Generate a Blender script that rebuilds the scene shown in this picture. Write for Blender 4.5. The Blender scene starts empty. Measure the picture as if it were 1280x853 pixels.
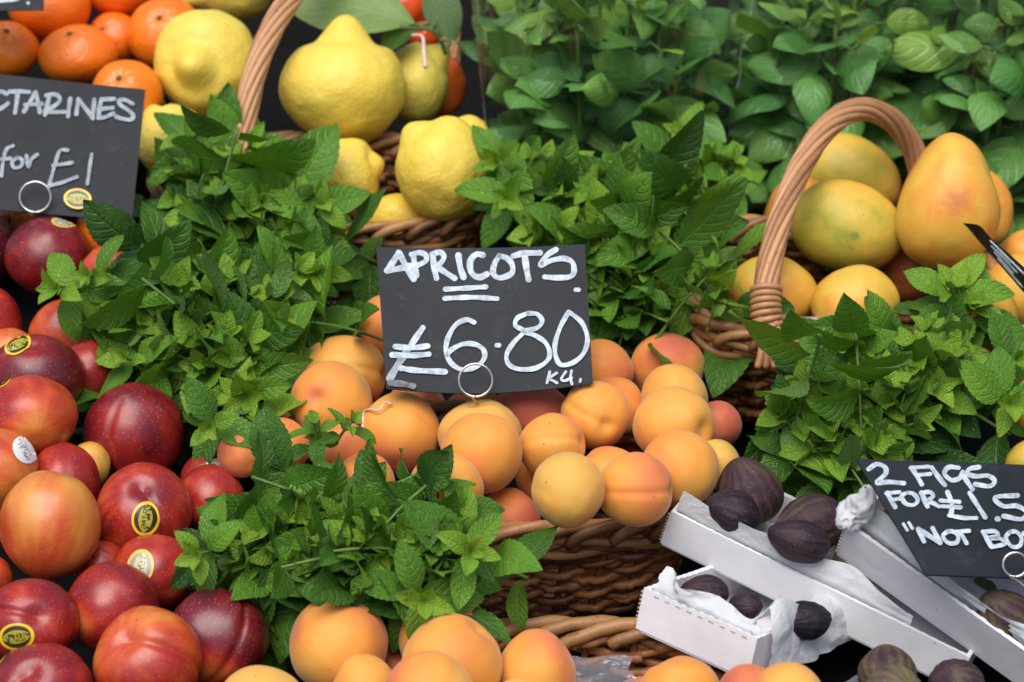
import bpy, math, random
import numpy as np
from mathutils import Vector

random.seed(7)
rng = np.random.default_rng(11)
SC = bpy.context.scene
COL = SC.collection

# ------------------------------------------------------------------ camera
PITCH = math.radians(25)
FPX = 3291.0
R = np.array([1.0, 0, 0])
U = np.array([0, math.sin(PITCH), math.cos(PITCH)])
F = np.array([0, math.cos(PITCH), -math.sin(PITCH)])
CAMLOC = np.array([0, 0, 1.0]) - F * 1.86
cd = bpy.data.cameras.new('camera')
cam = bpy.data.objects.new('camera', cd)
COL.objects.link(cam)
cam.location = CAMLOC
cam.rotation_euler = (math.pi / 2 - PITCH, 0, 0)
cd.sensor_width = 36
cd.lens = 36 * FPX / 1280
cd.clip_start = 0.05
cd.clip_end = 100
cd.dof.use_dof = True
cd.dof.focus_distance = 1.71
cd.dof.aperture_fstop = 7.5
SC.camera = cam

# ------------------------------------------------------------------ light
SUN_EL, SUN_AZ = 66, 200          # degrees; azimuth clockwise from +Y
w = bpy.data.worlds.new('World'); SC.world = w; w.use_nodes = True
nt = w.node_tree
bg = nt.nodes['Background']
sky = nt.nodes.new('ShaderNodeTexSky')
sky.sky_type = 'NISHITA'; sky.sun_disc = False
sky.sun_elevation = math.radians(SUN_EL)
sky.sun_rotation = math.radians(SUN_AZ)
sky.dust_density = 3.0
nt.links.new(sky.outputs[0], bg.inputs[0])
bg.inputs[1].default_value = 0.085
sl = bpy.data.lights.new('sun', 'SUN'); so = bpy.data.objects.new('sun', sl); COL.objects.link(so)
sl.energy = 2.2; sl.angle = math.radians(55); sl.color = (1.0, 0.97, 0.93)
_a, _e = math.radians(SUN_AZ), math.radians(SUN_EL)
_sd = Vector((math.sin(_a) * math.cos(_e), math.cos(_a) * math.cos(_e), math.sin(_e)))
so.rotation_euler = _sd.to_track_quat('Z', 'Y').to_euler()
so.location = (0, -1, 4)
SC.view_settings.view_transform = 'Standard'
SC.view_settings.look = 'None'
SC.view_settings.exposure = 0.58
SC.view_settings.gamma = 1
SC.cycles.max_bounces = 8
SC.cycles.transparent_max_bounces = 16
SC.cycles.use_denoising = True

# ------------------------------------------------------------------ helpers
def P(px, py, d):
    return CAMLOC + F * d + R * ((px - 640) / FPX * d) + U * ((426.5 - py) / FPX * d)

def S(py):
    return 1.86 + 0.00067 * (430 - py)

def camv(v):
    v = np.asarray(v, float)
    return v[..., 0:1] * R + v[..., 1:2] * U - v[..., 2:3] * F

def unit(v):
    v = np.asarray(v, float)
    return v / (np.linalg.norm(v) + 1e-12)

SL = math.radians(40)                      # slope of the display against the line of sight
NUP = U * math.cos(SL) - F * math.sin(SL)   # normal of the display
BACK = F * math.cos(SL) + U * math.sin(SL)  # up the slope

def vnoise(p, seed=0):
    p = np.asarray(p, float) + seed * 17.31
    i = np.floor(p).astype(np.int64); f = p - i
    f = f * f * (3 - 2 * f)
    def h(a, b, c):
        n = (a * 374761393 + b * 668265263 + c * 2147483647 + seed * 974711) & 0xffffffff
        n = ((n ^ (n >> 13)) * 1274126177) & 0xffffffff
        n = n ^ (n >> 16)
        return (n & 0xffff) / 65535.0
    x, y, z = i[..., 0], i[..., 1], i[..., 2]
    fx, fy, fz = f[..., 0], f[..., 1], f[..., 2]
    def L(a, b, t): return a + (b - a) * t
    c00 = L(h(x, y, z), h(x + 1, y, z), fx); c10 = L(h(x, y + 1, z), h(x + 1, y + 1, z), fx)
    c01 = L(h(x, y, z + 1), h(x + 1, y, z + 1), fx); c11 = L(h(x, y + 1, z + 1), h(x + 1, y + 1, z + 1), fx)
    return L(L(c00, c10, fy), L(c01, c11, fy), fz) * 2 - 1

def tag(o, label=None, cat=None, group=None, kind=None):
    if label: o['label'] = label
    if cat: o['category'] = cat
    if group: o['group'] = group
    if kind: o['kind'] = kind
    return o

def empty(name, loc):
    o = bpy.data.objects.new(name, None)
    o.empty_display_size = 0.01
    COL.objects.link(o); o.location = loc
    return o

def make_mesh(name, V, faces, mat, parent=None, loc=None, uv=None, attrs=None, smooth=True):
    """V (n,3) world coordinates; faces: (m,4) array or list of tuples."""
    V = np.asarray(V, float)
    if loc is None:
        loc = V.mean(0) if parent is None else None
    off = np.array(loc) if loc is not None else np.zeros(3)
    if parent is not None:
        off = off + 0
        base = np.array(parent.location)
        if loc is None: off = base
    me = bpy.data.meshes.new(name)
    Vl = (V - off)
    if isinstance(faces, np.ndarray):
        m, k = faces.shape
        me.vertices.add(len(Vl)); me.vertices.foreach_set('co', Vl.astype(np.float32).ravel())
        me.loops.add(m * k); me.loops.foreach_set('vertex_index', faces.astype(np.int32).ravel())
        me.polygons.add(m); me.polygons.foreach_set('loop_start', np.arange(0, m * k, k, dtype=np.int32))
        try: me.polygons.foreach_set('loop_total', np.full(m, k, dtype=np.int32))
        except Exception: pass
        me.update(calc_edges=True)
        li = faces.ravel()
    else:
        me.from_pydata([tuple(v) for v in Vl], [], [tuple(int(i) for i in f) for f in faces])
        me.update()
        li = np.zeros(len(me.loops), dtype=np.int32); me.loops.foreach_get('vertex_index', li)
    if uv is not None:
        ul = me.uv_layers.new(name='UVMap')
        ul.data.foreach_set('uv', np.asarray(uv, np.float32)[li].ravel())
    if attrs:
        for k_, v_ in attrs.items():
            a = me.attributes.new(k_, 'FLOAT', 'POINT')
            a.data.foreach_set('value', np.asarray(v_, np.float32).ravel())
    me.polygons.foreach_set('use_smooth', np.full(len(me.polygons), smooth, dtype=bool))
    me.validate()
    if mat is not None: me.materials.append(mat)
    o = bpy.data.objects.new(name, me); COL.objects.link(o)
    if parent is not None:
        o.parent = parent
        o.location = off - np.array(parent.location)
    else:
        o.location = off
    return o

class MB:
    def __init__(s):
        s.V = []; s.F = []; s.UV = []; s.A = []; s.n = 0
    def add(s, V, Fq, uv=None, a=0.0):
        V = np.asarray(V, float)
        s.V.append(V); s.F.append(np.asarray(Fq) + s.n)
        s.UV.append(np.zeros((len(V), 2)) if uv is None else np.asarray(uv, float))
        s.A.append(np.full(len(V), a) if np.isscalar(a) else np.asarray(a, float))
        s.n += len(V)
    def build(s, name, mat, parent=None, loc=None, attr='tint', smooth=True):
        return make_mesh(name, np.concatenate(s.V), np.concatenate(s.F), mat, parent, loc,
                         np.concatenate(s.UV), {attr: np.concatenate(s.A)}, smooth)

def catmull(pts, n):
    pts = np.asarray(pts, float)
    if len(pts) == 2:
        t = np.linspace(0, 1, n)[:, None]; return pts[0] * (1 - t) + pts[1] * t
    Q = np.vstack([2 * pts[0] - pts[1], pts, 2 * pts[-1] - pts[-2]])
    seg = len(pts) - 1
    out = []
    for t in np.linspace(0, seg - 1e-9, n):
        i = int(t); u = t - i
        a, b, c, d = Q[i], Q[i + 1], Q[i + 2], Q[i + 3]
        out.append(0.5 * ((2 * b) + (c - a) * u + (2 * a - 5 * b + 4 * c - d) * u * u + (3 * b - a - 3 * c + d) * u ** 3))
    return np.array(out)

def frames(path):
    path = np.asarray(path, float)
    T = np.gradient(path, axis=0); T /= np.linalg.norm(T, axis=1)[:, None] + 1e-12
    a = np.array([0, 0, 1.0]) if abs(T[0][2]) < 0.9 else np.array([1.0, 0, 0])
    n = unit(np.cross(T[0], a)); N = [n]
    for i in range(1, len(path)):
        n = N[-1] - T[i] * np.dot(N[-1], T[i]); N.append(unit(n))
    N = np.array(N); B = np.cross(T, N)
    return T, N, B

def tube(mb, path, rad, sides=6, a=0.0, closed=False, cap=True):
    path = np.asarray(path, float); n = len(path)
    T, N, B = frames(path)
    rad = np.full(n, rad) if np.isscalar(rad) else np.asarray(rad, float)
    if cap and not closed:
        rad = rad.copy(); 
        path = np.vstack([path[:1], path, path[-1:]]); N = np.vstack([N[:1], N, N[-1:]]); B = np.vstack([B[:1], B, B[-1:]])
        rad = np.concatenate([[rad[0] * 0.02], rad, [rad[-1] * 0.02]]); n += 2
    ang = np.linspace(0, 2 * math.pi, sides, endpoint=False)
    V = path[:, None, :] + rad[:, None, None] * (np.cos(ang)[None, :, None] * N[:, None, :] + np.sin(ang)[None, :, None] * B[:, None, :])
    V = V.reshape(-1, 3)
    idx = np.arange(n * sides).reshape(n, sides)
    m = n if closed else n - 1
    i0 = idx[:m]; i1 = idx[(np.arange(m) + 1) % n]
    Fq = np.stack([i0, np.roll(i0, -1, 1), np.roll(i1, -1, 1), i1], -1).reshape(-1, 4)
    uv = np.stack([np.repeat(np.linspace(0, 1, n), sides), np.tile(np.linspace(0, 1, sides), n)], -1)
    mb.add(V, Fq, uv, a)

def grid_faces(nu, nv):
    idx = np.arange(nu * nv).reshape(nu, nv)
    return np.stack([idx[:-1, :-1], idx[1:, :-1], idx[1:, 1:], idx[:-1, 1:]], -1).reshape(-1, 4)

def box(mb, c, ex, ey, ez, a=0.0):
    """box from corner c and three edge vectors"""
    c = np.asarray(c, float); ex, ey, ez = map(lambda v: np.asarray(v, float), (ex, ey, ez))
    V = [c, c + ex, c + ex + ey, c + ey, c + ez, c + ex + ez, c + ex + ey + ez, c + ey + ez]
    Fq = [[0, 3, 2, 1], [4, 5, 6, 7], [0, 1, 5, 4], [1, 2, 6, 5], [2, 3, 7, 6], [3, 0, 4, 7]]
    mb.add(V, Fq, None, a)

# ------------------------------------------------------------------ materials
def new_mat(name):
    m = bpy.data.materials.new(name); m.use_nodes = True
    return m, m.node_tree, m.node_tree.nodes['Principled BSDF']

class NT:
    def __init__(s, tree): s.t = tree
    def n(s, typ, **kw):
        nd = s.t.nodes.new(typ)
        for k, v in kw.items(): setattr(nd, k, v)
        return nd
    def l(s, a, b): s.t.links.new(a, b)
    def ramp(s, fac, stops):
        r = s.n('ShaderNodeValToRGB'); e = r.color_ramp.elements
        while len(e) > 1: e.remove(e[-1])
        e[0].position = stops[0][0]; e[0].color = (*stops[0][1], 1)
        for p, c in stops[1:]:
            q = e.new(p); q.color = (*c, 1)
        if fac is not None: s.l(fac, r.inputs[0])
        return r
    def math(s, op, a, b=None, clamp=False):
        m = s.n('ShaderNodeMath', operation=op); m.use_clamp = clamp
        for i, v in enumerate((a, b)):
            if v is None: continue
            if isinstance(v, (int, float)): m.inputs[i].default_value = v
            else: s.l(v, m.inputs[i])
        return m.outputs[0]
    def noise(s, scale, detail=3, rough=0.55, seed=True, vec=None, dist=0.0):
        n = s.n('ShaderNodeTexNoise'); n.noise_dimensions = '4D'
        n.inputs['Scale'].default_value = scale; n.inputs['Detail'].default_value = detail
        n.inputs['Roughness'].default_value = rough; n.inputs['Distortion'].default_value = dist
        if vec is None:
            tc = s.n('ShaderNodeTexCoord'); vec = tc.outputs['Object']
        s.l(vec, n.inputs['Vector'])
        if seed:
            oi = s.n('ShaderNodeObjectInfo'); s.l(s.math('MULTIPLY', oi.outputs['Random'], 37.0), n.inputs['W'])
        return n.outputs[0]
    def attr(s, name):
        a = s.n('ShaderNodeAttribute'); a.attribute_name = name; return a.outputs['Fac']
    def bump(s, h, strength, dist, bsdf):
        b = s.n('ShaderNodeBump'); b.inputs['Strength'].default_value = strength; b.inputs['Distance'].default_value = dist
        s.l(h, b.inputs['Height']); s.l(b.outputs[0], bsdf.inputs['Normal']); return b
    def mix(s, fac, a, b, blend='MIX'):
        m = s.n('ShaderNodeMix', data_type='RGBA', blend_type=blend)
        if isinstance(fac, (int, float)): m.inputs[0].default_value = fac
        else: s.l(fac, m.inputs[0])
        for i, v in ((6, a), (7, b)):
            if isinstance(v, tuple): m.inputs[i].default_value = (*v, 1)
            else: s.l(v, m.inputs[i])
        return m.outputs[2]

def fruit_mat(name, stops, rough, tone_noise=0.2, nscale=45, fine=0.08, speck=None, bump=None,
              sheen=0.0, spec=0.5, coat=0.0, dark_spots=None, rough_var=0.08, sss=0.0):
    m, t, b = new_mat(name); N = NT(t)
    f = N.attr('tone')
    f = N.math('ADD', f, N.math('MULTIPLY', N.math('SUBTRACT', N.noise(nscale, 4, 0.6), 0.5), tone_noise * 2))
    f = N.math('ADD', f, N.math('MULTIPLY', N.math('SUBTRACT', N.noise(nscale * 9, 3, 0.7), 0.5), fine * 2), True)
    c = N.ramp(f, stops).outputs[0]
    if speck:
        sc, th, colr, amt = speck
        v = N.n('ShaderNodeTexVoronoi'); v.inputs['Scale'].default_value = sc
        tc = N.n('ShaderNodeTexCoord'); N.l(tc.outputs['Object'], v.inputs['Vector'])
        msk = N.math('LESS_THAN', v.outputs['Distance'], th)
        msk = N.math('MULTIPLY', msk, N.math('MULTIPLY', N.noise(nscale * 1.7, 2), amt))
        c = N.mix(msk, c, colr)
    if dark_spots:
        sc, th, colr = dark_spots
        v = N.n('ShaderNodeTexVoronoi'); v.inputs['Scale'].default_value = sc
        tc = N.n('ShaderNodeTexCoord'); oi = N.n('ShaderNodeObjectInfo')
        ad = N.n('ShaderNodeVectorMath', operation='ADD'); N.l(tc.outputs['Object'], ad.inputs[0])
        cmb = N.n('ShaderNodeCombineXYZ'); N.l(oi.outputs['Random'], cmb.inputs[0]); N.l(oi.outputs['Random'], cmb.inputs[2])
        N.l(cmb.outputs[0], ad.inputs[1]); N.l(ad.outputs[0], v.inputs['Vector'])
        mr = N.n('ShaderNodeMapRange'); mr.inputs[1].default_value = th; mr.inputs[2].default_value = th * 0.5
        mr.inputs[3].default_value = 0; mr.inputs[4].default_value = 0.75
        N.l(v.outputs['Distance'], mr.inputs[0])
        sel = N.math('GREATER_THAN', N.noise(30, 1), 0.47)
        c = N.mix(N.math('MULTIPLY', mr.outputs[0], sel), c, colr)
    N.l(c, b.inputs['Base Color'])
    rr = N.math('ADD', rough - rough_var, N.math('MULTIPLY', N.noise(nscale * 2, 3), rough_var * 2))
    N.l(rr, b.inputs['Roughness'])
    b.inputs['Specular IOR Level'].default_value = spec
    b.inputs['Sheen Weight'].default_value = sheen; b.inputs['Sheen Roughness'].default_value = 0.4
    b.inputs['Sheen Tint'].default_value = (1, 0.9, 0.8, 1)
    b.inputs['Coat Weight'].default_value = coat; b.inputs['Coat Roughness'].default_value = 0.25
    if sss:
        b.inputs['Subsurface Weight'].default_value = sss
        b.inputs['Subsurface Radius'].default_value = (1, 0.4, 0.15); b.inputs['Subsurface Scale'].default_value = 0.004
    if bump:
        N.bump(N.noise(bump[0], 2, 0.5), bump[1], bump[2], b)
    return m

M = {}
M['nectarine'] = fruit_mat('nectarine_skin', [(0, (.70, .42, .08)), (.2, (.66, .24, .045)), (.38, (.56, .085, .02)),
    (.55, (.34, .020, .014)), (.75, (.15, .008, .014)), (1, (.05, .006, .013))], 0.36, 0.16, 38, 0.05,
    speck=(430, .19, (.75, .36, .22), .5), bump=(500, .08, .0006), spec=.5, coat=.2, rough_var=.14, dark_spots=(60, .07, (.10, .03, .02)))
M['apricot'] = fruit_mat('apricot_skin', [(0, (.46, .38, .06)), (.25, (.72, .40, .085)), (.5, (.76, .305, .052)),
    (.72, (.70, .21, .065)), (1, (.52, .12, .07))], 0.56, 0.26, 24, 0.06, bump=(700, .10, .0005), rough_var=.12, sheen=.28, spec=.3,
    dark_spots=(75, .06, (.12, .04, .02)))
M['lemon'] = fruit_mat('lemon_rind', [(0, (.42, .40, .07)), (.3, (.72, .58, .10)), (.6, (.80, .57, .075)), (1, (.80, .47, .035))],
    0.48, 0.22, 22, 0.09, bump=(380, .42, .0016), spec=.42, dark_spots=(55, .05, (.30, .18, .06)))
M['mango'] = fruit_mat('mango_skin', [(0, (.20, .25, .03)), (.25, (.44, .37, .045)), (.5, (.70, .42, .06)), (.75, (.72, .30, .04)),
    (1, (.48, .12, .05))], 0.5, 0.5, 20, 0.12, bump=(300, .08, .001), spec=.4, speck=(330, .17, (.80, .58, .22), .6), dark_spots=(60, .05, (.20, .09, .03)))
M['clementine'] = fruit_mat('clementine_peel', [(0, (.82, .27, .012)), (.5, (.88, .19, .008)), (1, (.78, .11, .006))],
    0.27, 0.14, 30, 0.06, bump=(480, .6, .0016), spec=.6, rough_var=.06)
M['tomato'] = fruit_mat('tomato_skin', [(0, (.75, .16, .02)), (.5, (.66, .07, .012)), (1, (.5, .03, .01))], 0.2, 0.1, 20, 0.02, spec=.5)
M['fig'] = fruit_mat('fig_skin', [(0, (.20, .21, .06)), (.3, (.13, .10, .05)), (.55, (.05, .025, .03)), (.8, (.022, .013, .022)), (1, (.012, .009, .015))],
    0.6, 0.22, 55, 0.12, bump=(190, .45, .0018), spec=.28, speck=(420, .15, (.30, .26, .26), .5))

def leaf_mat(name, stops, back, veins=7.0, vein_amt=.35, rough=.42, bump=.6, trans=.25, slope=.5, spec=.45):
    m, t, b = new_mat(name); N = NT(t)
    uvn = N.n('ShaderNodeUVMap'); sep = N.n('ShaderNodeSeparateXYZ'); N.l(uvn.outputs[0], sep.inputs[0])
    u = sep.outputs[0]; v = N.math('ABSOLUTE', N.math('SUBTRACT', N.math('MULTIPLY', sep.outputs[1], 2.0), 1.0))
    ph = N.math('MULTIPLY', N.math('SUBTRACT', u, N.math('MULTIPLY', N.math('POWER', v, 1.3), slope * .5)), veins * 2 * math.pi)
    sw = N.math('SINE', ph)
    lat = N.math('POWER', N.math('ADD', N.math('MULTIPLY', sw, .5), .5), 6.0)
    mid = N.math('SUBTRACT', 1.0, N.math('MULTIPLY', v, 11.0), True)
    tc = N.n('ShaderNodeTexCoord')
    vor = N.n('ShaderNodeTexVoronoi', feature='DISTANCE_TO_EDGE'); vor.inputs['Scale'].default_value = 480
    N.l(tc.outputs['Object'], vor.inputs['Vector'])
    net = N.math('SUBTRACT', 1.0, N.math('MULTIPLY', vor.outputs['Distance'], 7.0), True)
    ve = N.math('MAXIMUM', mid, N.math('MULTIPLY', lat, .8))
    ve2 = N.math('MAXIMUM', ve, N.math('MULTIPLY', net, .45))
    tint = N.attr('tint')
    tt = N.math('ADD', tint, N.math('MULTIPLY', N.math('SUBTRACT', N.noise(60, 3, seed=False), .5), .35), True)
    c = N.ramp(tt, stops).outputs[0]
    pale = N.mix(1.0, c, (1.7, 1.5, 1.6), 'MULTIPLY')
    c = N.mix(N.math('MULTIPLY', ve2, vein_amt), c, pale)
    geo = N.n('ShaderNodeNewGeometry')
    c = N.mix(geo.outputs['Backfacing'], c, N.mix(.65, c, back))
    N.l(c, b.inputs['Base Color'])
    b.inputs['Roughness'].default_value = rough; b.inputs['Specular IOR Level'].default_value = spec
    hgt = N.math('SUBTRACT', 1.0, ve2)
    bp = N.bump(hgt, bump, .0012, b)
    tr = N.n('ShaderNodeBsdfTranslucent')
    N.l(N.mix(1.0, c, (1.5, 1.35, .6), 'MULTIPLY'), tr.inputs[0]); N.l(bp.outputs[0], tr.inputs['Normal'])
    mx = N.n('ShaderNodeMixShader'); mx.inputs[0].default_value = trans
    out = t.nodes['Material Output']
    N.l(b.outputs[0], mx.inputs[1]); N.l(tr.outputs[0], mx.inputs[2]); N.l(mx.outputs[0], out.inputs[0])
    return m
M['mint'] = leaf_mat('mint_leaf', [(0, (.026, .088, .010)), (.35, (.072, .20, .017)), (.7, (.14, .315, .023)), (1, (.23, .41, .033))],
                     (.12, .22, .07), veins=7, vein_amt=.4, bump=.75)
M['basil'] = leaf_mat('basil_leaf', [(0, (.06, .20, .045)), (.5, (.13, .34, .075)), (1, (.25, .44, .06))], (.12, .22, .06),
                      veins=5, vein_amt=.3, rough=.28, bump=.5, trans=.35, slope=.9, spec=.65)
M['citrus_leaf'] = leaf_mat('citrus_leaf', [(0, (.04, .10, .02)), (.5, (.09, .19, .03)), (1, (.22, .33, .09))], (.2, .3, .1),
                      veins=8, vein_amt=.3, rough=.4, bump=.2, trans=.25, slope=.8)

def simple_mat(name, col, rough=.5, spec=.5, metal=0, var=.25, nscale=60, bump=None, attr=None, col2=None):
    m, t, b = new_mat(name); N = NT(t)
    n = N.noise(nscale, 4, .6)
    f = n
    if attr: f = N.math('ADD', N.math('MULTIPLY', N.attr(attr), .7), N.math('MULTIPLY', n, .3), True)
    c1 = tuple(max(0, x * (1 - var)) for x in col); c2 = col2 or tuple(x * (1 + var) for x in col)
    c = N.ramp(f, [(.25, c1), (.75, c2)]).outputs[0]
    N.l(c, b.inputs['Base Color'])
    b.inputs['Roughness'].default_value = rough; b.inputs['Specular IOR Level'].default_value = spec
    b.inputs['Metallic'].default_value = metal
    if bump: N.bump(N.noise(bump[0], 3), bump[1], bump[2], b)
    return m
def wicker_mat(name, dark, light):
    m, t, b = new_mat(name); N = NT(t)
    f = N.math('ADD', N.math('MULTIPLY', N.attr('tint'), .55), N.math('MULTIPLY', N.noise(90, 5, .65), .55), True)
    c = N.ramp(f, [(.2, dark), (.8, light)]).outputs[0]
    g = N.math('GREATER_THAN', N.noise(150, 4, .7), .63)
    c = N.mix(N.math('MULTIPLY', g, .35), c, tuple(x * .35 for x in dark))
    N.l(c, b.inputs['Base Color']); b.inputs['Roughness'].default_value = .42; b.inputs['Specular IOR Level'].default_value = .45
    N.bump(N.noise(400, 4, .6), .35, .001, b)
    return m
M['wicker'] = wicker_mat('brown_willow', (.10, .030, .011), (.43, .17, .06))
M['willow_rim'] = wicker_mat('tan_willow', (.13, .052, .018), (.42, .215, .078))
M['willow_handle'] = wicker_mat('peeled_willow', (.26, .11, .042), (.54, .28, .13))
M['stem'] = simple_mat('mint_stem', (.09, .17, .03), .5, .4, 0, .4, 40)
def board_mat():
    m, t, b = new_mat('slate_board'); N = NT(t)
    c = N.ramp(N.noise(14, 5, .6), [(.3, (.015, .018, .022)), (.7, (.026, .030, .035))]).outputs[0]
    sm = N.ramp(N.noise(26, 5, .7, dist=2.0), [(.56, (0, 0, 0)), (.78, (.5, .5, .5))]).outputs[0]
    c = N.mix(sm, c, (.075, .083, .092))
    v = N.math('GREATER_THAN', N.noise(420, 2, .6), .70)
    c = N.mix(N.math('MULTIPLY', v, .25), c, (.14, .15, .16))
    N.l(c, b.inputs['Base Color']); b.inputs['Roughness'].default_value = .6; b.inputs['Specular IOR Level'].default_value = .2
    N.bump(N.noise(700, 3), .1, .0004, b)
    return m
M['board'] = board_mat()
M['wire'] = simple_mat('steel_wire', (.62, .60, .56), .3, .5, 1.0, .1)
M['stall'] = simple_mat('dark_stall_board', (.006, .006, .006), .85, .1, 0, .5, 8)
def card_mat():
    m, t, b = new_mat('white_card'); N = NT(t)
    c = N.ramp(N.noise(28, 5, .65), [(.3, (.66, .65, .67)), (.6, (.76, .75, .78))]).outputs[0]
    v = N.n('ShaderNodeTexVoronoi'); v.inputs['Scale'].default_value = 85
    tc = N.n('ShaderNodeTexCoord'); N.l(tc.outputs['Object'], v.inputs['Vector'])
    dots = N.math('MULTIPLY', N.math('LESS_THAN', v.outputs['Distance'], .05), .8)
    c = N.mix(dots, c, (.16, .13, .11))
    sc_ = N.math('MULTIPLY', N.math('GREATER_THAN', N.noise(75, 5, .7, dist=1.0), .66), .35)
    c = N.mix(sc_, c, (.42, .38, .36))
    N.l(c, b.inputs['Base Color']); b.inputs['Roughness'].default_value = .75; b.inputs['Specular IOR Level'].default_value = .2
    N.bump(N.noise(45, 4, .6), .25, .003, b)
    return m
M['card'] = card_mat()
M['card_edge'] = simple_mat('corrugated_edge', (.42, .38, .33), .9, .1, 0, .3, 200)
M['calyx'] = simple_mat('dried_calyx', (.12, .10, .045), .7, .3, 0, .5, 300)
M['vine'] = simple_mat('tomato_vine', (.07, .12, .03), .6, .3, 0, .5, 100)
M['string'] = simple_mat('pale_string', (.68, .50, .42), .7, .3, 0, .2, 200)
M['pot'] = simple_mat('black_pot', (.02, .02, .02), .5, .4)

def tissue_mat():
    m, t, b = new_mat('white_tissue'); N = NT(t)
    c = N.ramp(N.noise(25, 4), [(.3, (.70, .73, .75)), (.7, (.80, .82, .83))]).outputs[0]
    N.l(c, b.inputs['Base Color']); b.inputs['Roughness'].default_value = .55; b.inputs['Specular IOR Level'].default_value = .3
    bp = N.bump(N.noise(55, 4, .6, dist=1.5), .5, .004, b)
    tr = N.n('ShaderNodeBsdfTranslucent'); tr.inputs[0].default_value = (.8, .82, .84, 1)
    mx = N.n('ShaderNodeMixShader'); mx.inputs[0].default_value = .3
    N.l(b.outputs[0], mx.inputs[1]); N.l(tr.outputs[0], mx.inputs[2]); N.l(mx.outputs[0], t.nodes['Material Output'].inputs[0])
    return m
M['tissue'] = tissue_mat()
def chalk_mat(name, col, board, amt):
    m, t, b = new_mat(name); N = NT(t)
    f = N.ramp(N.noise(170, 4, .7, dist=.8), [(.3, (1 - amt,) * 3), (.62, (1, 1, 1))]).outputs[0]
    N.l(N.mix(f, board, col), b.inputs['Base Color']); b.inputs['Roughness'].default_value = .7
    return m
M['chalk'] = chalk_mat('white_chalk_ink', (.60, .68, .74), (.24, .28, .32), 1.0)
M['chalk_grey'] = chalk_mat('worn_chalk_ink', (.36, .41, .45), (.10, .11, .125), .8)
M['smudge'] = chalk_mat('chalk_smudge', (.20, .20, .21), (.04, .042, .046), 1)
def film_mat(name, haze, rough, tint=(1, 1, 1), gl=1.0, bscale=18, bstr=.7):
    m, t, b = new_mat(name); N = NT(t)
    t.nodes.remove(b)
    tr = N.n('ShaderNodeBsdfTransparent'); tr.inputs[0].default_value = (*tint, 1)
    df = N.n('ShaderNodeBsdfDiffuse'); df.inputs[0].default_value = (.8, .85, .85, 1)
    gg = N.n('ShaderNodeBsdfGlossy'); gg.inputs['Roughness'].default_value = rough
    fr = N.n('ShaderNodeFresnel'); fr.inputs[0].default_value = 1.5
    bp = N.n('ShaderNodeBump'); bp.inputs['Strength'].default_value = bstr; bp.inputs['Distance'].default_value = .01
    N.l(N.noise(bscale, 4, .6, dist=1.2), bp.inputs['Height']); N.l(bp.outputs[0], gg.inputs['Normal']); N.l(bp.outputs[0], fr.inputs['Normal'])
    m1 = N.n('ShaderNodeMixShader'); m1.inputs[0].default_value = haze
    N.l(tr.outputs[0], m1.inputs[1]); N.l(df.outputs[0], m1.inputs[2])
    m2 = N.n('ShaderNodeMixShader'); N.l(N.math('MINIMUM', N.math('MULTIPLY', fr.outputs[0], gl, True), .4), m2.inputs[0])
    N.l(m1.outputs[0], m2.inputs[1]); N.l(gg.outputs[0], m2.inputs[2]); N.l(m2.outputs[0], t.nodes['Material Output'].inputs[0])
    return m
M['sleeve'] = film_mat('clear_plastic_film', .008, .08, (.995, 1, .998), .9, 9, .8)
M['cellophane'] = film_mat('crinkled_cellophane', .12, .15, (.97, .97, .97), 3.0, 40, .6)
M['bag'] = film_mat('thin_plastic_bag', .45, .25, (.95, .95, .96), 1.2, 40, .5)
def sticker_mat(name, ring, field, lens, marks):
    m, t, b = new_mat(name); N = NT(t)
    uvn = N.n('ShaderNodeUVMap'); sep = N.n('ShaderNodeSeparateXYZ'); N.l(uvn.outputs[0], sep.inputs[0])
    x, y = sep.outputs[0], sep.outputs[1]
    r2 = N.math('SQRT', N.math('ADD', N.math('MULTIPLY', x, x), N.math('MULTIPLY', y, y)))
    isring = N.math('GREATER_THAN', r2, .82)
    ln = N.math('LESS_THAN', N.math('ADD', N.math('ABSOLUTE', N.math('MULTIPLY', y, 1.25)), N.math('MULTIPLY', N.math('MULTIPLY', x, x), .75)), .62)
    vv = N.n('ShaderNodeCombineXYZ'); N.l(N.math('MULTIPLY', x, 9.0), vv.inputs[0]); N.l(N.math('MULTIPLY', y, 4.0), vv.inputs[1])
    nz = N.math('GREATER_THAN', N.noise(1.0, 2, .6, vec=vv.outputs[0]), .53)
    band = N.math('LESS_THAN', N.math('ABSOLUTE', N.math('ADD', y, .05)), .3)
    mk = N.math('MULTIPLY', nz, band)
    c = N.mix(ln, field, lens)
    c = N.mix(N.math('MULTIPLY', mk, ln), c, marks)
    c = N.mix(isring, c, ring)
    N.l(c, b.inputs['Base Color']); b.inputs['Roughness'].default_value = .3
    return m
M['sticker'] = sticker_mat('yellow_oval_sticker', (.80, .52, .02), (.035, .03, .015), (.40, .36, .03), (.04, .035, .02))
M['sticker_pale'] = sticker_mat('worn_oval_sticker', (.80, .50, .04), (.30, .30, .26), (.55, .52, .30), (.16, .15, .12))
M['sticker_white'] = sticker_mat('white_fruit_sticker', (.78, .80, .84), (.78, .80, .84), (.80, .78, .70), (.25, .2, .45))

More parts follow.
